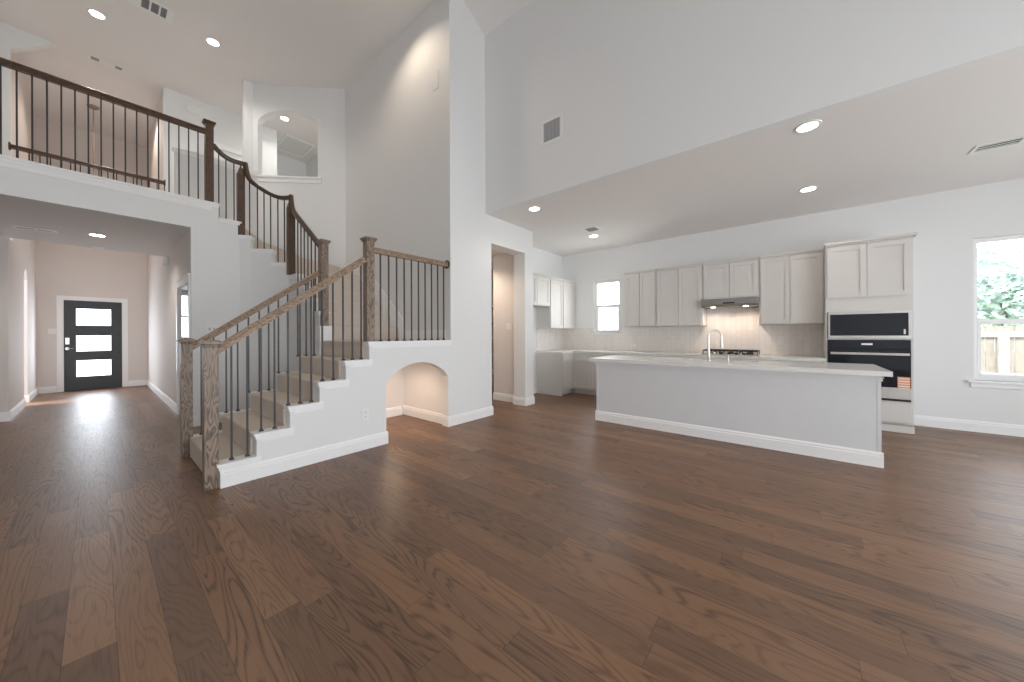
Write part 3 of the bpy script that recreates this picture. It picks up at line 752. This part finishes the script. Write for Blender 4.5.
# ------------------------------------------------------------------ kitchen cabinets
class Face:
    """Local frame of a cabinet front: a along the wall, d out from the face, z up."""
    def __init__(s, kind, f): s.kind = kind; s.f = f
    def __call__(s, a, d, z): return (s.f-d, a, z) if s.kind == 'X' else (a, s.f-d, z)
def fbox(m, F, a0, a1, d0, d1, z0, z1):
    return m.box(F(a0, d0, z0), F(a1, d1, z1))
def shaker(F, a0, a1, z0, z1, rail=.055):
    m = MB(); a0, a1 = min(a0, a1), max(a0, a1)
    fbox(m, F, a0, a0+rail, .001, .021, z0, z1); fbox(m, F, a1-rail, a1, .001, .021, z0, z1)
    fbox(m, F, a0+rail, a1-rail, .001, .021, z0, z0+rail); fbox(m, F, a0+rail, a1-rail, .001, .021, z1-rail, z1)
    fbox(m, F, a0+rail, a1-rail, .001, .009, z0+rail, z1-rail)
    return m
def wall_cabinet(F, depth, a0, a1, z0, z1, ndoor, label, crown=True):
    c = F((a0+a1)/2, 0, z0); t = thing('wall_cabinet', c, label, 'cabinet', 'kitchen wall cabinets')
    a0, a1 = min(a0, a1), max(a0, a1)
    build('carcass', fbox(MB(), F, a0+.001, a1-.001, -depth+.002, 0, z0, z1), CAB, t)
    wd = (a1-a0-.03)/ndoor
    for k in range(ndoor):
        b0 = a0+.015+wd*k+.004; b1 = a0+.015+wd*(k+1)-.004
        build('door', shaker(F, b0, b1, z0+.012, z1-.035), CAB, t)
    if crown:
        m = fbox(MB(), F, a0+.001, a1-.001, 0, .018, z1-.02, z1); fbox(m, F, a0+.001, a1-.001, -depth+.002, .034, z1, z1+.022)
        build('crown_moulding', m, CAB, t)
    return t
FX = Face('X', 6.60); dep = XK-6.60
ZT = 2.415
wall_cabinet(FX, dep, 1.987, 2.580, 1.372, ZT, 2, 'grey-white upper cabinet just right of the small kitchen window')
wall_cabinet(FX, dep, 1.217, 1.985, 1.372, ZT, 2, 'grey-white upper cabinet left of the range hood')
wall_cabinet(FX, dep, .435, 1.215, 1.803, ZT, 2, 'short grey-white upper cabinet above the range hood')
wall_cabinet(FX, dep, -.317, .433, 1.372, ZT, 2, 'grey-white upper cabinet between range hood and oven tower')
FY = Face('Y', 3.87)
wall_cabinet(FY, YK-3.87, 4.96, 5.895, 1.80, 2.39, 2, 'short white cabinet over the empty refrigerator gap')
wall_cabinet(FY, YK-3.87, 5.897, 6.395, 1.357, 2.39, 1, 'tall white upper cabinet beside the refrigerator gap')
wall_cabinet(FY, YK-3.87, 6.397, 6.94, 1.357, 2.39, 1, 'white upper cabinet in the kitchen corner')

def base_cabinet(F, depth, a0, a1, ndoor, label, drawer=True, toe=True):
    c = F((a0+a1)/2, 0, 0); t = thing('base_cabinet', c, label, 'cabinet', 'kitchen base cabinets')
    a0, a1 = min(a0, a1), max(a0, a1)
    build('carcass', fbox(MB(), F, a0+.001, a1-.001, -depth+.002, 0, .10, .844), CAB, t)
    build('toe_kick', fbox(MB(), F, a0+.001, a1-.001, -depth+.002, -.06, 0, .10), CAB, t)
    wd = (a1-a0-.03)/ndoor; zt = .83
    if drawer:
        build('drawer', fbox(MB(), F, a0+.017, a1-.017, .001, .021, .69, .83), CAB, t, bevel=.003); zt = .675
    for k in range(ndoor):
        build('door', shaker(F, a0+.015+wd*k+.002, a0+.015+wd*(k+1)-.002, .115, zt), CAB, t)
    return t
FB = Face('X', 6.33); bd = XK-6.33
for a0, a1, nd, lab in ((2.78, 3.583, 2, 'base cabinet under the small kitchen window'), (2.0, 2.778, 2, 'base cabinet behind the island, second from the corner'),
                        (1.217, 1.998, 2, 'base cabinet left of the cooktop'), (.42, 1.215, 2, 'base cabinet under the cooktop'), (-.318, .418, 2, 'base cabinet between cooktop and oven tower')):
    base_cabinet(FB, bd, a0, a1, nd, lab)
FC = Face('Y', 3.585)
t = base_cabinet(FC, YK-3.585, 5.90, 6.335, 1, 'corner base cabinet with tall grey end panel beside the refrigerator gap')
build('corner_filler', MB().box((6.337, 3.586, 0), (6.392, YK-.002, .10)), CAB, t)
build('end_panel', MB().box((5.885, 3.585, 0), (5.90, YK-.002, .844)), CAB, t)
m = MB().box((5.875, 3.56, .845), (XK-.001, YK-.001, .885)).box((6.30, -.318, .845), (XK-.001, 3.56, .885))
ct = build('countertop', m, QUARTZ, None, origin=None); tag(ct, 'white quartz countertop running along the kitchen wall into the corner', 'countertop')
# backsplash
m = MB().box((XK-.010, -.318, .886), (XK-.0005, 2.80, 1.371)).box((XK-.010, .436, 1.371), (XK-.0005, 1.214, 1.80)).box((XK-.010, 2.80, .886), (XK-.0005, 3.42, KW[2]-.012)).box((XK-.010, 3.42, .886), (XK-.0005, YK-.001, 1.371))
m.box((5.89, YK-.010, .886), (XK-.010, YK-.0005, 1.356))
struct('backsplash', m, TILE, 'glossy cream tile backsplash above the kitchen counter', 'backsplash')
# oven tower
TW0, TW1, TF = -1.108, -.320, 6.33
tw = thing('oven_tower', (TF, (TW0+TW1)/2, 0), 'tall grey-white cabinet holding wall oven and microwave', 'cabinet')
FT = Face('X', TF)
OV = (.385, 1.142); MW = (1.162, 1.515); OA, OB = -1.085, -.345
m = MB().box((TF, TW0, .10), (XK-.002, TW0+.018, 2.415)).box((TF, TW1-.018, .10), (XK-.002, TW1, 2.415))
m.box((TF, TW0+.018, .10), (XK-.002, TW1-.018, OV[0]-.002)).box((TF, TW0+.018, OV[1]+.002), (XK-.002, TW1-.018, MW[0]-.002)).box((TF, TW0+.018, MW[1]+.002), (XK-.002, TW1-.018, 2.415))
m.box((XK-.03, TW0+.018, OV[0]), (XK-.002, TW1-.018, MW[1]))
build('carcass', m, CAB, tw)
build('toe_kick', MB().box((TF+.05, TW0+.005, 0), (XK-.002, TW1-.005, .10)), CAB, tw)
build('base_moulding', MB().box((TF-.006, TW0-.006, 0), (TF+.02, TW1, .085)).box((TF, TW0-.008, 0), (XK-.02, TW0-.0005, .085)), CAB, tw)
build('drawer', fbox(MB(), FT, TW0+.02, TW1-.02, .001, .021, .125, .372), CAB, tw, bevel=.003)
mid = (TW0+TW1)/2
build('door', shaker(FT, TW0+.016, mid-.002, 1.70, 2.385, .06), CAB, tw)
build('door', shaker(FT, mid+.002, TW1-.016, 1.70, 2.385, .06), CAB, tw)
m = MB().box((TF-.018, TW0-.001, 2.395), (TF, TW1, 2.415)).ext([(TF-.006, TW0-.006, 2.415), (XK-.002, TW0-.006, 2.415), (XK-.002, TW0-.03, 2.447), (TF-.04, TW0-.03, 2.447), (TF-.04, TW0-.03, 2.447)][:4], (0, .0005, 0)) if False else MB().box((TF-.018, TW0-.001, 2.395), (TF, TW1, 2.415)).box((TF-.042, TW0-.03, 2.415), (XK-.002, TW1+.004, 2.446))
build('crown_moulding', m, CAB, tw)
# wall oven
ov = thing('wall_oven', (6.3, mid, OV[0]), 'black glass wall oven with steel handle and orange sticker', 'oven')
XO = TF-.002
build('body', MB().box((XO, TW0+.022, OV[0]+.002), (6.85, TW1-.022, OV[1]-.002)), BLACK, ov)
build('control_panel', MB().box((XO-.022, OA, 1.030), (XO-.001, OB, OV[1])), BLACKGLASS, ov, bevel=.002)
build('display', MB().box((XO-.0235, -.76, 1.078), (XO-.0222, -.66, 1.100)), DISPLAY, ov)
dr = build('oven_door', MB().box((XO-.028, OA, .555), (XO-.001, OB, 1.024)), BLACKGLASS, ov, bevel=.002)
h = MB().box((XO-.075, OA+.018, .952), (XO-.058, OB-.018, .982))
h.box((XO-.058, OA+.03, .957), (XO-.028, OA+.05, .977)).box((XO-.058, OB-.05, .957), (XO-.028, OB-.03, .977))
build('handle', h, CHROME, dr, bevel=.003)
build('sticker', MB().box((XO-.0292, -1.078, .537), (XO-.0285, -.972, .690)), STICK, dr)
sm = MB()
for z0, z1 in ((.66, .675), (.627, .645), (.598, .612), (.565, .583), (.541, .553)): sm.box((XO-.0298, -1.072, z0), (XO-.0293, -.978, z1))
build('sticker_print', sm, STICKW, dr)
build('trim_strip', MB().box((XO-.026, OA, .412), (XO-.001, OB, .552)), STEEL, ov, bevel=.002)
build('vent_strip', MB().box((XO-.018, OA, OV[0]), (XO-.001, OB, .409)).box((XO-.022, OA, .394), (XO-.018, OB, .400)), BLACK, ov)
# microwave
mw = thing('microwave', (6.3, mid, MW[0]), 'built-in microwave with steel frame above the wall oven', 'microwave')
build('body', MB().box((XO, TW0+.022, MW[0]+.002), (6.8, TW1-.022, MW[1]-.002)), BLACK, mw)
m = MB()
m.box((XO-.024, OA, MW[0]), (XO-.001, OB, MW[0]+.036)).box((XO-.024, OA, MW[1]-.036), (XO-.001, OB, MW[1])).box((XO-.024, OA, MW[0]+.036), (XO-.001, OA+.018, MW[1]-.036)).box((XO-.024, OB-.018, MW[0]+.036), (XO-.001, OB, MW[1]-.036))
build('steel_frame', m, STEEL, mw)
build('glass_door', MB().box((XO-.020, OA+.018, MW[0]+.036), (XO-.001, OB-.018, MW[1]-.036)), BLACKGLASS, mw)
build('latch_button', MB().box((XO-.0225, OA+.042, MW[0]+.055), (XO-.0201, OA+.058, MW[0]+.115)), STEEL, mw)
# range hood
hd = thing('range_hood', (6.45, .825, 1.66), 'slim stainless range hood with two lit lamps over the cooktop', 'range hood')
HY0, HY1 = .437, 1.213
m = MB().ext([(6.60, HY0, 1.800), (6.455, HY0, 1.795), (6.44, HY0, 1.705), (6.475, HY0, 1.668), (XK-.012, HY0, 1.668), (XK-.012, HY0, 1.800)], (0, HY1-HY0, 0))
build('housing', m, HOODM, hd)
build('control_slot', MB().ext([(6.4415, .74, 1.735), (6.4415, .90, 1.735), (6.4375, .90, 1.712), (6.4375, .74, 1.712)], (-.002, 0, 0)), BLACK, hd)
for y in (.60, 1.05):
    build('lamp', MB().lathe([(.036, 0), (.036, -.004), (.03, -.006)], (6.52, y, 1.6675), 20), LENSW, hd)
    l = bpy.data.lights.new('hood_lamp', 'SPOT'); l.energy = 8; l.spot_size = math.radians(125); l.spot_blend = .6; l.color = (1, .79, .65); l.shadow_soft_size = .03
    lo = bpy.data.objects.new('hood_lamp_light', l); col.objects.link(lo); lo.location = (6.60, y, 1.652); lo.rotation_euler = (0, math.radians(-22), 0)
# cooktop
ck = thing('cooktop', (6.62, .82, .885), 'black gas cooktop with iron grates under the hood', 'cooktop')
build('pan', MB().box((6.37, .435, .886), (6.88, 1.205, .899)), STEEL, ck, bevel=.004)
for y0, y1 in ((.445, .69), (.70, .94), (.95, 1.195)):
    m = MB(); z0, z1 = .944, .962
    for y in (y0, (y0+y1)/2-.006, y1-.012): m.box((6.46, y, z0), (6.86, y+.012, z1))
    for x in (6.46, 6.56, 6.655, 6.75, 6.848): m.box((x, y0, z0), (x+.012, y1, z1))
    for x in (6.46, 6.848):
        for y in (y0, y1-.012): m.box((x, y, .899), (x+.012, y+.012, z0))
    build('grate', m, BLACK, ck)
for x, y in ((6.56, .56), (6.76, .56), (6.66, .82), (6.56, 1.08), (6.76, 1.08)):
    build('burner', MB().lathe([(.05, 0), (.05, .015), (.038, .018), (.038, .03), (.01, .034)], (x, y, .899), 24), BLACK, ck)
for k in range(5):
    build('knob', MB().lathe([(.020, 0), (.022, .004), (.018, .03), (.012, .034)], (6.415, .62+.1*k, .899), 20), BLACK if k != 4 else CHROME, ck)

# ------------------------------------------------------------------ island
IX, IY0, IY1, IXB = 4.57, -.602, 2.20, 5.42
isl = thing('kitchen_island', (IX, .8, 0), 'long pale grey kitchen island with white baseboard', 'kitchen island')
build('body', MB().box((IX, IY0, 0), (IXB, IY1, .64)).box((IX, IY0, .64), (5.10, IY1, .838)).box((5.10, IY0, .64), (IXB, .33, .838)).box((5.10, 1.14, .64), (IXB, IY1, .838)), ISLE, isl)
m = MB(); bb(m, IX, IY0-.016, IX, IY1+.016, -1, 0); bb(m, IX, IY0, IXB, IY0, 0, -1); bb(m, IX, IY1, IXB, IY1, 0, 1)
build('base_trim', m, TRIM, isl)
m = MB().box((IX-.012, IY0-.012, .79), (IX, IY1+.012, .838)).box((IX, IY0-.012, .79), (IXB, IY0, .838)).box((IX, IY1, .79), (IXB, IY1+.012, .838))
m.box((IX-.020, IY0-.020, .815), (IX-.012, IY1+.020, .838)).box((IX-.020, IY0-.020, .815), (IX+.06, IY0-.012, .838)).box((IX-.003, IY0-.003, .14), (IX, IY0+.022, .79)).box((IX-.003, IY1-.022, .14), (IX, IY1+.004, .79))
build('top_moulding', m, ISLE, isl)
SX0, SX1, SY0, SY1 = 5.12, 5.40, .35, 1.12
m = MB().box((4.53, -.672, .839), (SX0, 2.30, .885)).box((SX1, -.672, .839), (5.50, 2.30, .885)).box((SX0, -.672, .839), (SX1, SY0, .885)).box((SX0, SY1, .839), (SX1, 2.30, .885))
ic = build('countertop', m, QUARTZ); tag(ic, 'white quartz countertop on the island with sink cutout', 'countertop')
m = MB().box((SX0-.012, SY0-.012, .66), (SX1+.012, SY1+.012, .672)).box((SX0-.012, SY0-.012, .672), (SX0-.001, SY1+.012, .838)).box((SX1+.001, SY0-.012, .672), (SX1+.012, SY1+.012, .838)).box((SX0-.001, SY0-.012, .672), (SX1+.001, SY0-.001, .838)).box((SX0-.001, SY1+.001, .672), (SX1+.001, SY1+.012, .838))
sk = build('sink', m, STEEL); tag(sk, 'undermount steel sink set into the island countertop', 'sink')
fx, fy, fz = 5.04, .865, .885
fa = thing('kitchen_faucet', (fx, fy, fz), 'tall arched nickel kitchen faucet on the island', 'faucet')
build('body', MB().lathe([(.030, 0), (.030, .008), (.024, .02), (.018, .10), (.0135, .16)], (fx, fy, fz), 24), CHROME, fa, smooth=True)
arc = [(fx, fy, fz+.15), (fx, fy, fz+.30)] + [(fx+.068*(1-math.cos(PI*i/10)), fy-.062*(1-math.cos(PI*i/10)), fz+.31+.085*math.sin(PI*i/10)) for i in range(11)]
build('spout', MB().tube(arc, .0115, 14), CHROME, fa, smooth=True)
ex, ey = fx+.136, fy-.124
build('spray_head', MB().lathe([(.0125, 0), (.014, -.04), (.021, -.13), (.020, -.14)], (ex, ey, fz+.31), 20), CHROME, fa, smooth=True)
build('lever', MB().tube([(fx+.015, fy, fz+.07), (fx+.05, fy-.02, fz+.085), (fx+.10, fy-.03, fz+.12)], [.008, .006, .005], 10), CHROME, fa, smooth=True)
so = thing('soap_dispenser', (4.98, .645, .885), 'small nickel soap dispenser right of the faucet', 'soap dispenser')
build('body', MB().lathe([(.019, 0), (.019, .006), (.013, .012), (.013, .065), (.015, .07), (.015, .085), (.004, .088)], (4.98, .645, .885), 20), CHROME, so, smooth=True)
build('spout', MB().tube([(4.98, .645, .955), (5.0, .645, .968), (5.06, .645, .962)], .006, 10), CHROME, so, smooth=True)

# ------------------------------------------------------------------ pantry shelves
ps = thing('pantry_shelves', (4.95, 4.9, 0), 'white pantry shelves just visible at the doorway edge', 'shelf')
for z in (.42, .80, 1.15, 1.48, 1.80):
    build('shelf', MB().box((4.72, 4.75, z), (5.85, 5.39, z+.025)), TRIM, ps)
build('cleat', MB().box((4.70, 5.372, 0), (4.74, 5.395, 1.83)), TRIM, ps)

# ------------------------------------------------------------------ recessed lights
def ceiling_light(loc, label):
    t = thing('ceiling_light', loc, label, 'ceiling light', 'recessed ceiling lights')
    x, y, z = loc
    build('trim_ring', MB().lathe([(.095, 0), (.095, -.006), (.085, -.010), (.072, -.008), (.072, 0)], (x, y, z), 32), PLASTIC, t, smooth=True)
    build('lens', MB().lathe([(.071, -.001), (.071, -.006), (.03, -.008), (.002, -.009)], (x, y, z), 32), LENS, t, smooth=True)
    return t
def lamp_spot(loc, e, c=(1, .94, .87), size=150):
    l = bpy.data.lights.new('downlight', 'SPOT'); l.energy = e; l.spot_size = math.radians(size); l.spot_blend = .7; l.color = c; l.shadow_soft_size = .07
    o = bpy.data.objects.new('downlight', l); col.objects.link(o); o.location = (loc[0], loc[1], loc[2]-.03)
LIGHTS = [((3.98, -.09, HC), 'large recessed kitchen light near the upper wall edge', 13), ((5.71, -.13, HC), 'recessed kitchen light in front of the oven tower', 13),
          ((4.035, 2.898, HC), 'recessed kitchen light near the pantry doorway', 13), ((5.86, 2.87, HC), 'recessed kitchen light beside the small ceiling vent', 13),
          ((.016, 7.87, ZC), 'recessed upper hall light over the balcony, left one', 52), ((1.203, 7.195, ZC), 'recessed upper hall light above the balcony newel post', 52),
          ((2.617, 8.545, ZC), 'recessed light seen through the arched stairwell opening', 34), ((.012, 7.8, HE), 'recessed light in the entry hall ceiling', 45)]
first = None
for loc, lab, e in LIGHTS:
    if first is None: first = ceiling_light(loc, lab)
    else: dup(first, loc, lab)
    lamp_spot(loc, e)
lamp_spot((2.45, 4.25, ZC), 50, (1, .82, .64), 140)     # stairwell can just above the frame
lamp_spot((2.42, 4.12, .94), 24, (1, .76, .56), 172)      # lamp inside the arched recess
lamp_spot((4.2, 4.6, 2.70), 54, (1, .80, .62), 150)     # pantry ceiling lamp
lamp_spot((.3, 10.3, 5.9), 60, (1, .86, .74), 150)       # foyer

# ------------------------------------------------------------------ vents, plates and small fittings
def vent(loc, normal, sx, sy, cells, label, name='ceiling_vent', slat_dir=0, mt=None, cat='vent', n=6, sw=.003):
    """Register plate; cells = [(u0, u1, v0, v1)]; lies in u,v plane facing normal ('down' or '-x')."""
    t = thing(name, loc, label, cat, 'air registers')
    def P(u, v, d): return (loc[0]+u, loc[1]+v, loc[2]-d) if normal == 'down' else (loc[0]-d, loc[1]+u, loc[2]+v)
    m = MB(); x0, x1, y0, y1 = -sx/2, sx/2, -sy/2, sy/2
    def B(m, u0, u1, v0, v1, d0, d1): return m.box(P(u0, v0, d0), P(u1, v1, d1))
    us = sorted(cells)
    B(m, x0, x1, y0, us[0][2], .001, .008); B(m, x0, x1, us[0][3], y1, .001, .008)
    cu_ = x0
    for u0, u1, v0, v1 in us:
        B(m, cu_, u0, v0, v1, .001, .008); cu_ = u1
    B(m, cu_, x1, us[0][2], us[0][3], .001, .008)
    build('frame', m, PLASTIC, t)
    bk = MB(); sl = MB()
    for u0, u1, v0, v1 in us:
        B(bk, u0, u1, v0, v1, .0005, .002)
        for k in range(n):
            if slat_dir == 0:
                v = v0+(v1-v0)*(k+.5)/n; B(sl, u0, u1, v-sw, v+sw, .002, .0065)
            else:
                u = u0+(u1-u0)*(k+.5)/n; B(sl, u-sw, u+sw, v0, v1, .002, .0065)
    build('duct', bk, DARKSLOT, t); build('louvre', sl, mt or GRILLE, t)
    return t
vent((.515, 7.09, ZC), 'down', .44, .33, [(-.10, -.025, -.11, .11), (-.005, .07, -.11, .11), (.09, .15, -.11, .11)], 'white ceiling vent of dark cells at the top edge of the picture')
vent((.12, 9.16, ZC), 'down', .40, .17, [(-.17, -.08, -.05, .05), (.10, .18, -.05, .05)], 'small white ceiling vent with two dark cells over the balcony')
vent((-.53, 8.02, HE), 'down', .36, .17, [(-.15, -.01, -.04, .04), (.01, .15, -.04, .04)], 'white slotted ceiling vent in the entry hall', n=1)
vent((5.47, 2.71, HC), 'down', .26, .26, [(-.10, .10, -.10, .10)], 'small square ceiling vent beside a kitchen light')
vent((5.55, -1.52, HC), 'down', .20, .32, [(-.075, .075, -.13, .13)], 'white ceiling vent above the dining window side', slat_dir=1, n=3, mt=PLASTIC)
vent((XH, 2.403, 3.855), '-x', .32, .32, [(-.125, .125, -.125, .125)], 'square return grille on the tall upper wall', 'wall_vent', 1, n=12, sw=.0065)
def plate(name, c, nrm, wd, ht, toggles, label, cat, rocker=True):
    """Wall plate; nrm is '-y', '-x' or 'X' facing."""
    t = thing(name, c, label, cat)
    def P(a, d, z): return (c[0]+a, c[1]-d, c[2]+z) if nrm == '-y' else (c[0]-d, c[1]+a, c[2]+z)
    build('plate', MB().box(P(-wd/2, .001, -ht/2), P(wd/2, .007, ht/2)), PLASTIC, t, bevel=.002)
    for a in toggles:
        if rocker: build('rocker', MB().box(P(a-.010, .007, -.020), P(a+.010, .012, .020)), GRILLE if wd > .15 else PLASTIC, t)
        else:
            for z in (-.024, .024):
                build('socket', MB().box(P(a-.015, .007, z-.015), P(a+.015, .009, z+.015)), PLASTIC, t)
                build('slot', MB().box(P(a-.007, .009, z-.006), P(a-.004, .0095, z+.006)).box(P(a+.004, .009, z-.006), P(a+.007, .0095, z+.006)), BLACK, t)
    return t
plate('light_switch', (1.05, YB, 1.325), '-y', .17, .115, (-.05, 0, .05), 'white triple light switch on the wall behind the lower flight', 'light switch')
plate('power_outlet', (1.845, YP, .375), '-y', .075, .118, (0,), 'white outlet on the stair knee wall beside the arch', 'outlet', False)
plate('light_switch', (-.62, YF, 1.345), '-y', .11, .115, (-.024, .024), 'white double light switch left of the front door', 'light switch')
plate('light_switch', (4.80, 4.03, 1.38), '-x', .12, .115, (-.024, .024), 'white switch plate inside the pantry doorway', 'light switch')
plate('power_outlet', (XK-.010, 2.533, .997), '-x', .118, .075, (0,), 'white outlet on the backsplash below the first upper cabinet', 'outlet', False)
plate('wall_plate', (PX0, 3.882, 4.80), '-x', .12, .24, (), 'blank pale plate high on the stairwell wall', 'wall plate')
cm = thing('door_chime', (XC, 8.642, 2.54), 'small white chime box high on the right entry hall wall', 'door chime')
build('cover', MB().box((XC-.05, 8.57, 2.45), (XC-.001, 8.71, 2.64)), PLASTIC, cm, bevel=.012)
build('sensor', MB().lathe([(.028, 0), (.022, -.016), (.004, -.022)], (XC-.05, 8.64, 2.485), 16, 'x'), PLASTIC, cm)
ub = thing('wall_box', (1.24, 9.2, 5.69), 'white rectangular chime box on the upper hall wall', 'chime box')
build('cover', MB().box((1.13, 9.14, 5.63), (1.35, 9.199, 5.76)), PLASTIC, ub, bevel=.006)
build('base', MB().box((1.12, 9.19, 5.62), (1.36, 9.1995, 5.77)), PLASTIC, ub)
sd_ = thing('smoke_detector', (.01, 8.85, HE), 'round white smoke detector at the entry ceiling edge', 'smoke detector')
build('base', MB().lathe([(.07, 0), (.07, -.012)], (.01, 8.85, HE), 28), PLASTIC, sd_)
build('dome', MB().lathe([(.062, -.012), (.058, -.03), (.035, -.042), (.004, -.044)], (.01, 8.85, HE), 28), PLASTIC, sd_, smooth=True)
ah = thing('attic_hatch', (3.15, 9.63, ZC), 'white framed attic hatch in ceiling beyond the arched opening', 'hatch')
m = MB()
HX0, HX1, HA, HB = 2.84, 3.48, 9.19, 10.08
for a, b in (((HX0, HA), (HX1, HA+.05)), ((HX0, HB-.05), (HX1, HB)), ((HX0, HA+.05), (HX0+.05, HB-.05)), ((HX1-.05, HA+.05), (HX1, HB-.05))):
    m.box((a[0], a[1], ZC-.018), (b[0], b[1], ZC-.001))
build('frame', m, TRIM, ah)
build('panel', MB().box((HX0+.055, HA+.055, ZC-.008), (HX1-.055, HB-.055, ZC-.001)), CEIL, ah)
# foyer pendant: canopy and stem
pd = thing('pendant_light', (-.03, 11.1, ZC), 'thin rod pendant hanging in the foyer beyond the balcony', 'pendant light')
build('canopy', MB().lathe([(.085, 0), (.085, -.012), (.05, -.05), (.012, -.06)], (-.03, 11.1, ZC), 24), BRONZE, pd, smooth=True)
build('stem', MB().tube([(-.03, 11.1, ZC-.05), (-.03, 11.1, 3.25)], .010, 8), BRONZE, pd)
build('shade', MB().lathe([(.015, .18), (.05, .16), (.14, 0), (.13, 0), (.045, .15), (.012, .16)], (-.03, 11.1, 3.1), 24), BRONZE, pd, smooth=True)

# ------------------------------------------------------------------ outdoors seen through the windows
struct('ground', MB().box((7.1, -25, -.35), (45, 25, -.25)), LAWN, 'pale dry lawn outside the dining window', 'ground')
fe = thing('wooden_fence', (14, -4, -.25), 'pale wooden yard fence outside the dining window', 'fence')
m = MB(); y = -12.0; k = 0
while y < 6.0:
    m.box((14.0, y, -.25), (14.02, y+.135, 1.38)); y += .142
build('board_panel', m, FENCEM, fe)
build('rail', MB().box((13.95, -12, 1.12), (14.0, 6, 1.24)), RAILM, fe); build('rail', MB().box((13.95, -12, .12), (14.0, 6, .24)), RAILM, fe)
for k in range(7):
    yy = -3.86+2.4*(k-3)
    build('post', MB().box((13.83, yy-.07, -.25), (13.95, yy+.07, 1.30)), RAILM, fe)
def tree(c, h, r, seed, label):
    rnd = random.Random(seed); t = thing('leafy_tree', c, label, 'tree', 'yard trees')
    build('trunk', MB().tube([(c[0], c[1], c[2]), (c[0]+.1, c[1], c[2]+h*.3), (c[0], c[1]+.1, c[2]+h*.7)], [.16, .13, .06], 10), BARK, t)
    m = MB()
    for i in range(2600):
        u = rnd.random()**.4; th = rnd.random()*2*PI; ph = math.acos(2*rnd.random()-1)
        lump = 1+.22*math.sin(3*th+seed)*math.sin(4*ph)
        p = Vector((math.sin(ph)*math.cos(th), math.sin(ph)*math.sin(th), .72*math.cos(ph)))*r*u*lump + Vector((c[0], c[1], c[2]+h*.72))
        a = Vector((rnd.uniform(-1, 1), rnd.uniform(-1, 1), rnd.uniform(-1, 1))).normalized(); b = a.orthogonal().normalized()
        s = .13+.1*rnd.random(); n = len(m.v)
        m.v += [tuple(p-a*s), tuple(p+b*s*.5), tuple(p+a*s), tuple(p-b*s*.5)]; m.f.append((n, n+1, n+2, n+3))
    build('crown', m, LEAF, t)
tree((22, -6.2, -.25), 4.2, 2.3, 3, 'leafy green tree beyond the fence')
